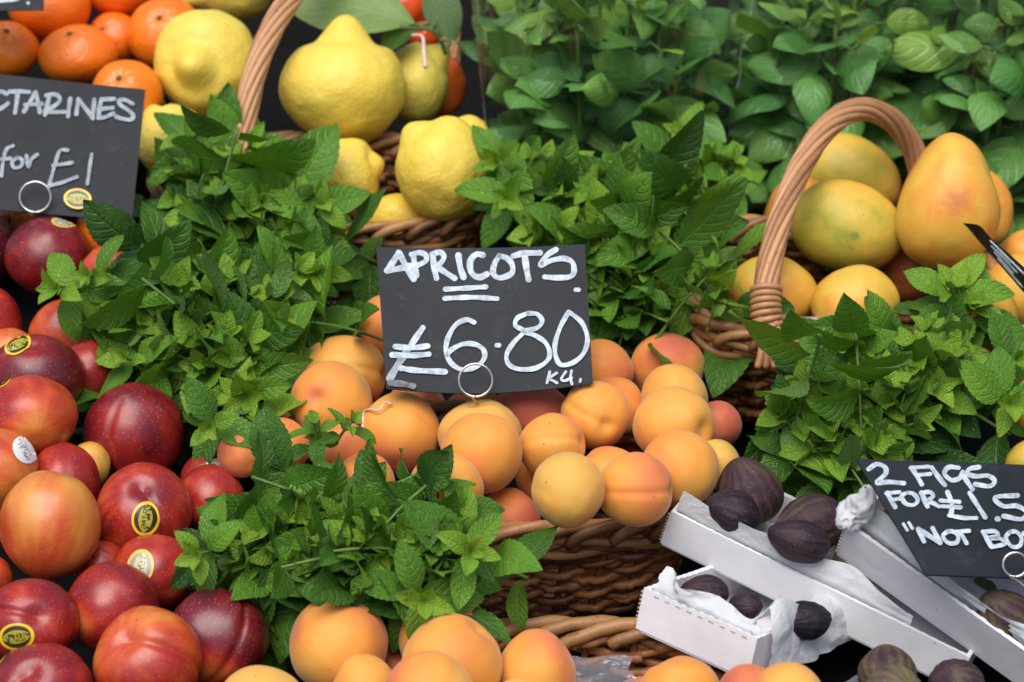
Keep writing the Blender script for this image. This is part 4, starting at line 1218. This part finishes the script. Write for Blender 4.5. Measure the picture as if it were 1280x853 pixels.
ap9([(385, 192), (500, 162), (685, 156)], 600); ap9([(512, 190), (530, 330), (556, 465)], 600)
ap9([(868, 118), (760, 190), (692, 300), (800, 250), (950, 222), (1050, 262), (1076, 360), (1036, 430), (900, 446), (742, 436)], 600, 62)
ap([(402, 245), (480, 241), (552, 236)], 18, 'underline'); ap([(400, 279), (500, 275), (592, 280)], 18, 'underline')
ap([(882, 247), (892, 247)], 17)
ap([(319, 388), (290, 430), (262, 470)], 22, 'price'); ap([(262, 470), (232, 515), (198, 572)], 26, 'price', 'chalk_grey')
ap([(218, 456), (280, 460), (338, 454)], 20, 'price'); ap([(206, 486), (275, 488), (342, 484)], 20, 'price')
ap([(238, 534), (290, 542), (402, 548)], 20, 'price')
ap([(508, 368), (480, 358), (440, 378), (412, 425), (405, 475), (425, 518), (465, 540), (515, 530), (545, 500), (542, 468), (510, 448), (465, 448), (425, 468), (410, 485)], 18, 'price')
ap([(592, 452), (599, 452)], 18, 'price')
ap([(705, 335), (668, 352), (660, 380), (690, 402), (655, 440), (628, 485), (635, 520), (670, 538), (730, 536), (775, 510), (786, 478), (768, 440), (730, 415), (690, 402), (740, 388), (758, 362), (740, 338), (705, 335)], 17, 'price')
ap([(855, 330), (825, 385), (806, 445), (808, 490), (826, 522), (868, 516), (908, 484), (925, 430), (908, 375), (878, 345), (855, 330)], 17, 'price')
ap([(786, 548), (776, 588)], 10, 'unit_mark'); ap([(812, 552), (784, 572), (798, 580), (812, 588)], 10, 'unit_mark')
ap([(845, 548), (828, 574), (842, 580), (866, 570)], 10, 'unit_mark'); ap([(866, 545), (862, 570), (868, 592)], 10, 'unit_mark'); ap([(899, 576), (897, 584)], 10, 'unit_mark')
ap([(200, 588), (245, 592), (285, 600)], 22, 'smudge', 'smudge')
sign('black APRICOTS price sign reading 6.80 per kilo, standing in the apricots', [(470.3, 308.9), (731, 305.5), (741.2, 478.9), (482.9, 485.6)],
     [1.800, 1.800, 1.762, 1.762], AP, sag=(3, 9))

# NECTARINES sign
NE = []
z7 = lambda pts: zt(pts, 5, 0, 0)
z1 = lambda pts: zt(pts, 2.942, 0, 0)
def ne(pts, w=26, f=z7, s=5, part='lettering'): NE.append((f(pts), w / s, 'chalk_grey', part))
ne([(-330, 665), (-310, 535), (-235, 675), (-220, 545)])
ne([(-150, 550), (-165, 680)]); ne([(-150, 550), (-85, 555)]); ne([(-160, 612), (-90, 608)]); ne([(-165, 680), (-90, 672)])
ne([(42, 592), (10, 578), (-30, 590), (-50, 640), (-20, 690), (20, 675), (50, 652)])
ne([(60, 577), (120, 576), (182, 580)]); ne([(112, 582), (104, 650), (94, 712)])
ne([(150, 705), (190, 640), (222, 582)]); ne([(224, 582), (238, 645), (250, 710)]); ne([(158, 662), (262, 655)])
ne([(312, 600), (296, 660), (282, 725)]); ne([(290, 602), (345, 596), (375, 620), (360, 655), (305, 690)]); ne([(282, 702), (340, 708), (404, 706)])
ne([(440, 622), (432, 680), (426, 735)])
ne([(478, 722), (490, 625)]); ne([(492, 628), (540, 690), (580, 748)]); ne([(580, 748), (590, 630)])
ne([(634, 626), (622, 690), (615, 745)]); ne([(634, 628), (714, 625)]); ne([(615, 690), (705, 682)]); ne([(615, 746), (660, 740), (710, 716)])
ne([(830, 656), (785, 632), (748, 634), (752, 662), (800, 695), (832, 728), (820, 756), (770, 752), (726, 738)])
k = dict(w=13, f=z1, s=2.942, part='price')
ne([(48, 542), (24, 556), (12, 600), (6, 652)], **k); ne([(-6, 592), (40, 588)], **k)
ne([(66, 584), (46, 600), (52, 622), (76, 618), (84, 596), (66, 584)], **k)
ne([(98, 578), (106, 620), (116, 592), (138, 574)], **k)
ne([(250, 558), (222, 560), (206, 600), (192, 650), (180, 692)], **k); ne([(196, 614), (230, 610), (266, 604)], **k); ne([(178, 690), (230, 676), (284, 656)], **k)
ne([(338, 574), (330, 625), (322, 682)], **k)
nsign = sign('black NECTARINES price sign reading for £1, with a yellow fruit sticker', [(-108, 80), (181.5, 112), (165, 276), (-108, 252)], [1.955, 1.955, 1.915, 1.915], NE, sag=(1, 1))
# the fruit sticker stuck on that sign
def flat_disc(c, ex, ey, mat, parent, name):
    nr, na = 5, 32
    rr = np.linspace(.001, 1, nr); aa = np.linspace(0, 2 * math.pi, na, endpoint=False)
    gx = (rr[:, None] * np.cos(aa)).ravel(); gy = (rr[:, None] * np.sin(aa)).ravel()
    V = c + gx[:, None] * ex + gy[:, None] * ey
    idx = np.arange(nr * na).reshape(nr, na)
    Fq = np.stack([idx[:-1], np.roll(idx[:-1], -1, 1), np.roll(idx[1:], -1, 1), idx[1:]], -1).reshape(-1, 4)
    return make_mesh(name, V, Fq, M[mat], parent, uv=np.stack([gx, gy], -1))
dS = 1.9172
flat_disc(P(97, 248.5, dS), R * 17.5 * dS / FPX - U * .0008, (U * 13 * dS / FPX + F * 13 * dS / FPX * .42), 'sticker', nsign, 'sticker')

# FIGS sign
FG = []
zf = lambda pts: zt(pts, 2.56, 780, 563)
def fg(pts, w=15, part='lettering'): FG.append((zf(pts), w / 2.56, 'chalk', part))
fg([(782, 62), (806, 46), (832, 56), (834, 78), (808, 106), (845, 104), (892, 108)])
fg([(916, 58), (932, 84), (948, 112)]); fg([(912, 58), (968, 54)], 13); fg([(930, 82), (974, 78)], 13)
fg([(978, 58), (998, 86), (1020, 114)])
fg([(1062, 58), (1032, 56), (1018, 76), (1040, 98), (1066, 92), (1076, 72)]); fg([(1074, 76), (1090, 102), (1108, 128)])
fg([(1128, 56), (1098, 62), (1092, 78), (1120, 86), (1156, 84), (1178, 100), (1164, 118), (1116, 112)])
k2 = dict(part='price')
fg([(842, 140), (852, 162), (866, 186)], **k2); fg([(838, 142), (878, 138)], 13, **k2); fg([(852, 164), (886, 158)], 13, **k2)
fg([(902, 140), (886, 150), (896, 174), (922, 180), (936, 164), (922, 144), (902, 140)], 13, **k2)
fg([(946, 140), (956, 162), (966, 184)], **k2); fg([(944, 142), (972, 138), (984, 152), (966, 166), (984, 174), (1002, 184)], 13, **k2)
fg([(1028, 138), (1042, 176), (1040, 214)], **k2); fg([(1006, 166), (1066, 170)], 13, **k2); fg([(1012, 184), (1070, 188)], 13, **k2); fg([(1034, 214), (1080, 222), (1120, 222)], 13, **k2)
fg([(1098, 142), (1122, 180), (1148, 220)], **k2); fg([(1186, 225), (1189, 226)], 17, **k2)
fg([(1252, 150), (1180, 156), (1204, 184), (1250, 184), (1282, 206), (1262, 226), (1206, 216)], **k2)
fg([(1300, 150), (1296, 180), (1325, 222), (1350, 215), (1345, 180), (1320, 150), (1300, 150)], **k2)
k3 = dict(part='note')
fg([(892, 242), (904, 262)], 10, **k3); fg([(908, 238), (920, 256)], 10, **k3)
fg([(956, 297), (938, 258)], **k3); fg([(940, 260), (1006, 302)], **k3); fg([(1006, 302), (982, 256)], **k3)
fg([(1030, 266), (1014, 280), (1030, 302), (1056, 302), (1062, 282), (1046, 266), (1030, 266)], 13, **k3)
fg([(1044, 268), (1096, 264)], 13, **k3); fg([(1068, 268), (1088, 304)], 13, **k3)
fg([(1140, 268), (1166, 314)], **k3); fg([(1140, 268), (1176, 266), (1188, 280), (1158, 288), (1196, 290), (1208, 306), (1168, 316)], 13, **k3)
fg([(1226, 268), (1212, 286), (1230, 314), (1256, 312), (1262, 288), (1246, 268), (1226, 268)], 13, **k3)
fg([(1268, 272), (1296, 296)], 13, **k3); fg([(1316, 268), (1296, 296), (1284, 322)], 13, **k3)
q0 = np.array(zf([(745, 28), (968, 398)])); e1 = np.array([262, 9.0]); e2 = q0[1] - q0[0]
mm = 1.64 / FPX
d0 = 1.632
dz1 = .52 * np.hypot(*e1) * mm; dz2 = -.50 * np.hypot(*e2) * mm
sign('black FIGS price sign leaning over the white trays, two for £1.50', [tuple(q0[0]), tuple(q0[0] + e1), tuple(q0[1] + e1 * 1.02), tuple(q0[1])],
     [d0, d0 + dz1, d0 + dz1 + dz2, d0 + dz2], FG)

# small sign corner, top
sign('corner of a small black sign over the shaded clementine', [(-70, -66), (56, -58), (54.5, 12.5), (-70, 15)], [2.045, 2.045, 2.03, 2.03],
     [([(-30, 4), (0, 2), (22, -1), (26, -6)], 4, 'chalk', 'lettering'), ([(35, 4)], 3.5, 'chalk', 'lettering')])

# curled sign edge-on in the mangoes
def curled_sign():
    root = empty('price_sign', P(1250, 330, 1.84)); tag(root, 'curled black price sign seen edge-on among the mangoes', 'sign', 'handwritten black price signs')
    n, m_ = 20, 8
    near = catmull([P(1204, 279, 1.85), P(1224, 282, 1.845), P(1237, 296, 1.84), P(1262, 318, 1.835), P(1300, 352, 1.83), P(1345, 392, 1.825)], n)
    far = catmull([P(1210, 285, 1.862), P(1226, 304, 1.865), P(1241, 321, 1.855), P(1262, 345, 1.85), P(1300, 388, 1.85), P(1345, 432, 1.85)], n)
    t = np.linspace(0, 1, m_)
    V = near[:, None] * (1 - t)[None, :, None] + far[:, None] * t[None, :, None]
    nr = unit(np.cross(far[10] - near[10], near[12] - near[8]))
    Vf = V.reshape(-1, 3); Vb = Vf + F * .0013
    gf = grid_faces(n, m_); idx = np.arange(n * m_).reshape(n, m_)
    loop = np.concatenate([idx[:, 0], idx[-1, 1:], idx[-2::-1, -1], idx[0, -2:0:-1]])
    rimf = np.stack([loop, np.roll(loop, -1), np.roll(loop, -1) + n * m_, loop + n * m_], -1)
    make_mesh('board', np.vstack([Vf, Vb]), np.vstack([gf, gf[:, ::-1] + n * m_, rimf]), M['board'], root)
    mb = MB()
    for i, (s0, s1, a0, a1) in enumerate([(7.5, 13.5, .2, .28), (7.6, 12.5, .45, .5), (8.2, 12.0, .62, .72), (9, 11.5, .34, .4), (9, 13.2, .78, .86)]):
        ss = np.linspace(s0, s1, 12); pts = []
        for q, s in enumerate(ss):
            i0 = int(s); f_ = s - i0; a_ = a0 + (a1 - a0) * q / 11
            nn = near[i0] * (1 - f_) + near[i0 + 1] * f_; ff = far[i0] * (1 - f_) + far[i0 + 1] * f_
            pts.append(nn * (1 - a_) + ff * a_ - F * .0008)
        tube(mb, pts, .0008, 5)
    mb.build('lettering', M['chalk'], root)
curled_sign()

# wire clips
def clip(label, px, py, r, d, tail):
    mb = MB()
    an = np.linspace(-.25, 2 * math.pi + .12, 44) - math.pi / 2 - .1
    ring = [P(px + r * 1.02 * math.cos(a), py - r * math.sin(a) * (1.0), d - .0016 * i / 44) for i, a in enumerate(an)]
    tube(mb, catmull(ring, 60), .0009, 8)
    o = mb.build('sign_clip', M['wire'], loc=np.array(P(px, py + r, d)))
    tag(o, label, 'wire clip', 'steel wire sign clips')
    m2 = MB(); tube(m2, catmull([P(*q) for q in tail], 20), .0009, 8); m2.build('wire_leg', M['wire'], o)
clip('steel ring clip at the bottom of the APRICOTS sign', 594.5, 475.5, 20.5, 1.7565, [(588, 494, 1.757), (595, 502, 1.765), (605, 512, 1.79), (608, 530, 1.81)])
clip('steel ring clip at the bottom of the NECTARINES sign', 44, 246.5, 19, 1.9135, [(32, 262, 1.914), (47, 277, 1.925), (52, 300, 1.96)])
clip('steel ring clip on the FIGS sign at the photo edge', 1269, 706, 15, 1.609, [(1262, 720, 1.607), (1275, 728, 1.615), (1290, 745, 1.64)])

# ------------------------------------------------------------------ fig trays
def ortho(L2, W2, H2):
    L2, W2, H2 = map(np.array, (L2, W2, H2))
    lw, lh, hw = -L2 @ W2, -L2 @ H2, -H2 @ W2
    wz = math.sqrt(abs(lw * hw / lh)); lz = lw / wz; hz = hw / wz
    return lz, wz, hz

def tray(label, c_px, d, Lp, Wp, Hp, kl=1.0, kw=1.0, wavy=.25, perforated=False):
    s = d / FPX
    L2 = np.array([Lp[0], -Lp[1]]) * s; W2 = np.array([Wp[0], -Wp[1]]) * s; H2 = np.array([Hp[0], -Hp[1]]) * s
    lz, wz, hz = ortho(L2, W2, H2)
    v = lambda a, z: a[0] * R + a[1] * U + z * F
    L, W, H = v(L2, lz) * kl, v(W2, wz) * kw, v(H2, hz)
    C = P(*c_px, d)
    root = empty('fig_tray', C + H + L * .5 + W * .5); tag(root, label, 'tray', 'white card fig trays')
    lu, wu, hu = unit(L), unit(W), unit(H); th = .0028
    def wall(name, c, e, inward, hgt):
        # a corrugated sheet: skins with a wavy top edge
        n = 80; t = np.linspace(0, 1, n); ln = np.linalg.norm(e)
        wv = .0009 * wavy * np.sin(t * ln / .0068 * 2 * math.pi) + .0005 * vnoise(np.stack([t * 9, t * 0 + len(name), t * 0], -1), 3)
        V = []
        for i in range(n):
            p = c + e * t[i]
            V += [p + hgt, p + inward * 0 - hu * wv[i] * .4, p + inward * th - hu * wv[i] * .9 + hu * .0004, p + inward * th + hgt]
        idx = np.arange(n * 4).reshape(n, 4)
        Fq = np.stack([idx[:-1], np.roll(idx[:-1], -1, 1), np.roll(idx[1:], -1, 1), idx[1:]], -1).reshape(-1, 4)
        Fq = np.vstack([Fq, [idx[0, ::-1]], [idx[-1]]])
        return make_mesh(name, np.array(V), Fq, M['card'], root, smooth=False)
    wall('long_wall', C, L, wu, H)
    wall('long_wall', C + W, L, -wu, H)
    wall('short_wall', C + wu * (th + .0003), W - 2 * wu * (th + .0003), lu, H * .985)
    wall('short_wall', C + L + wu * (th + .0003), W - 2 * wu * (th + .0003), -lu, H * .985)
    mb = MB(); box(mb, C + H * .97 + lu * .001 + wu * .001, L - lu * .002, W - wu * .002, hu * .0025); mb.build('tray_floor', M['card'], root, smooth=False)
    if perforated:
        mb = MB()
        for i in range(9):
            c = C + L * (.10 + .097 * i) - hu * .0002 + hu * .0022 - wu * .0004
            box(mb, c, lu * .0036, hu * .0007, wu * .0006)
        mb.build('perforation', M['card_edge'], root, smooth=False)
    # bare corrugated end grain showing at the corner
    mb = MB()
    for i in range(9):
        c = C + H * (.08 + .1 * i) - lu * .0006 + wu * .0002
        tube(mb, [c, c + H * .035], .0009, 5)
    mb.build('corrugated_edge', M['card_edge'], root, smooth=False)
    return C, L, W, H, root

def tissue(label, fn, nu=60, nv=14):
    V = np.array([fn(u, v) for u in np.linspace(0, 1, nu) for v in np.linspace(0, 1, nv)])
    o = make_mesh('tissue_paper', V, grid_faces(nu, nv), M['tissue']); tag(o, label, 'tissue', 'white tissue liners')
    return o
def wob(u, v, s, f=6.0):
    return float(vnoise(np.array([[u * f, v * f * .5, s * 3.7]]), int(s))[0])

def add_tissue(label, T, u0, u1, top0, top1, seed, inw=.010, side='long', crump=.004):
    C, L, W, H, root = T
    lu, wu, hu = unit(L), unit(W), unit(H)
    def fn(u, v):
        s = u0 + (u1 - u0) * u
        tp = top0 + (top1 - top0) * u + .006 * wob(u, 0, seed, 7)
        # v=0 top edge, standing above wall; v=1 bottom on the tray floor
        hh = -tp * (1 - v / .55) if v < .55 else (v - .55) / .45 * np.linalg.norm(H) * .9
        lean = .0045 + (inw * max(0, (v - .55)) * 2 if v > .55 else -.001 * 0) + .010 * (1 - v) ** 2 * (.4 + wob(u, 1, seed + 1, 4))
        c = crump * (wob(u, v * 3, seed + 2, 9) + .5 * wob(u, v * 3, seed + 3, 22)) * (.3 + (1 - v))
        if side == 'long': return C + L * s + wu * (.0045 + max(-.001, lean - .0045 + abs(c) * .6)) + hu * hh + lu * c * .6
        return C + W * s + lu * (.0045 + max(-.001, lean - .0045 + abs(c) * .6)) + hu * hh + wu * c * .6
    return tissue(label, fn)

tA = tray('long white fig tray on top, sloping down beside the apricot basket', (838.6, 639.5), 1.695, (355, 170), (67, -59), (-12, 41))
tB = tray('lower white fig tray with perforated top edge under the long one', (805, 735), 1.638, (133, 53), (146 * 1.79, -29 * 1.79), (-10, 52), wavy=.5, perforated=True)
tC = tray('third white fig tray with crumpled tissue under the FIGS sign', (1058, 655), 1.66, (316, 229), (102, -86), (-6, 43), kw=.8, wavy=.5)
add_tissue('white tissue lining the long upper fig tray', tA, .01, .80, .016, .010, 3, crump=.0018)
add_tissue('tissue rising at the corner of the lower fig tray', tB, .03, .97, .012, .005, 5, crump=.003)
add_tissue('crumpled tissue bunched at the end of the third fig tray', tC, .0, .9, .010, .008, 8, crump=.004)
def fold_over(u, v):
    # tissue hanging over the side of the lower tray
    C, L, W, H, root = tB
    lu, wu, hu = unit(L), unit(W), unit(H)
    e = C + L + W * (.04 + .72 * u)
    tp = .016 * math.exp(-((u - .08) / .16) ** 2) + .003
    c = .004 * wob(u, v, 31, 8) + .0025 * wob(u, v, 33, 20)
    if v < .35: return e - lu * (.012 * (1 - v / .35)) - hu * (tp + .004) * (1 - abs(v / .35 - .8)) + lu * c
    w_ = (v - .35) / .65
    return e + lu * (.0035 + .005 * w_ + abs(c)) + hu * (w_ * np.linalg.norm(H) * (.98 - .25 * u) - tp * .2) + wu * c
tissue('tissue folded out over the side of the lower fig tray', fold_over)
def knot(u, v):
    a = u * 2 * math.pi; b_ = math.pi * (v * .94 + .03)
    dv = np.array([math.cos(a) * math.sin(b_), math.cos(b_), math.sin(a) * math.sin(b_)])
    n1, n2, n3 = (float(vnoise((dv * k_)[None], q_)[0]) for k_, q_ in ((1.6, 41), (3.2, 43), (7.0, 44)))
    r = .0125 * (1 + .4 * n1 - .35 * abs(n2) - .06 * abs(n3))
    p = dv * np.array([1.0, 1.15, 1.0]) * r + np.array([.004 * dv[1], 0, 0])
    return P(1073, 641, 1.655) + camv(p[None])[0]
tissue('knot of scrunched tissue at the corner of the third tray', knot, 56, 36)
def inner_c(u, v):
    C, L, W, H, root = tC
    lu, wu, hu = unit(L), unit(W), unit(H)
    c = .006 * wob(u, v, 51, 6) + .003 * wob(u, v, 53, 15)
    return C + L * (.12 + .8 * u) + wu * (.006 + .034 * v + abs(c) * .5) + hu * (.012 - .010 * (1 - v) + abs(c))
tissue('smooth tissue sheet spread inside the third tray', inner_c)
def scrap(u, v):
    c = .005 * wob(u, v, 61, 5) + .003 * wob(u, v, 63, 12)
    return P(1040 + 45 * u - 10 * v, 862 - 26 * u * (1 - v) - 10 * v + 12 * v, 1.59 + .02 * v) - F * c
tissue('small torn tissue scrap at the bottom edge', scrap, 24, 14)

# ------------------------------------------------------------------ plastic scraps
def crumple(name, label, mat, px, py, w_, h_, d, seed, amp):
    rs = np.random.default_rng(seed)
    n = 40
    u = np.linspace(-1, 1, n)
    gx, gy = np.meshgrid(u, u, indexing='ij')
    # flat facets meeting in sharp folds, as creased film does
    z = np.zeros_like(gx)
    for k in range(9):
        a = rs.uniform(0, math.pi); o_ = rs.uniform(-.7, .7)
        z += amp * .4 * rs.uniform(.4, 1) * np.abs(math.cos(a) * gx + math.sin(a) * gy - o_) * rs.choice([-1, 1])
    q = np.stack([gx * 1.4, gy * 1.4, np.zeros_like(gx)], -1)
    rr = 1 + .22 * vnoise(q, seed + 5)
    z -= z.mean()
    V = np.array([P(px + gx[i, j] * w_ * rr[i, j], py + gy[i, j] * h_ * rr[i, j], d - gy[i, j] * .012) - F * z[i, j] for i in range(n) for j in range(n)])
    o = make_mesh(name, V, grid_faces(n, n), M[mat], smooth=False); tag(o, label, 'plastic')
crumple('cellophane', 'crinkled clear cellophane on the front basket rim', 'cellophane', 752, 843, 40, 22, 1.588, 3, .005)
crumple('plastic_bag', 'thin clear bag lining the mango basket behind its rim', 'bag', 1015, 408, 34, 12, 1.868, 9, .005)
crumple('plastic_bag', 'white plastic bag scrap between mint and mango at the photo edge', 'bag', 1272, 418, 18, 14, 1.85, 12, .005)
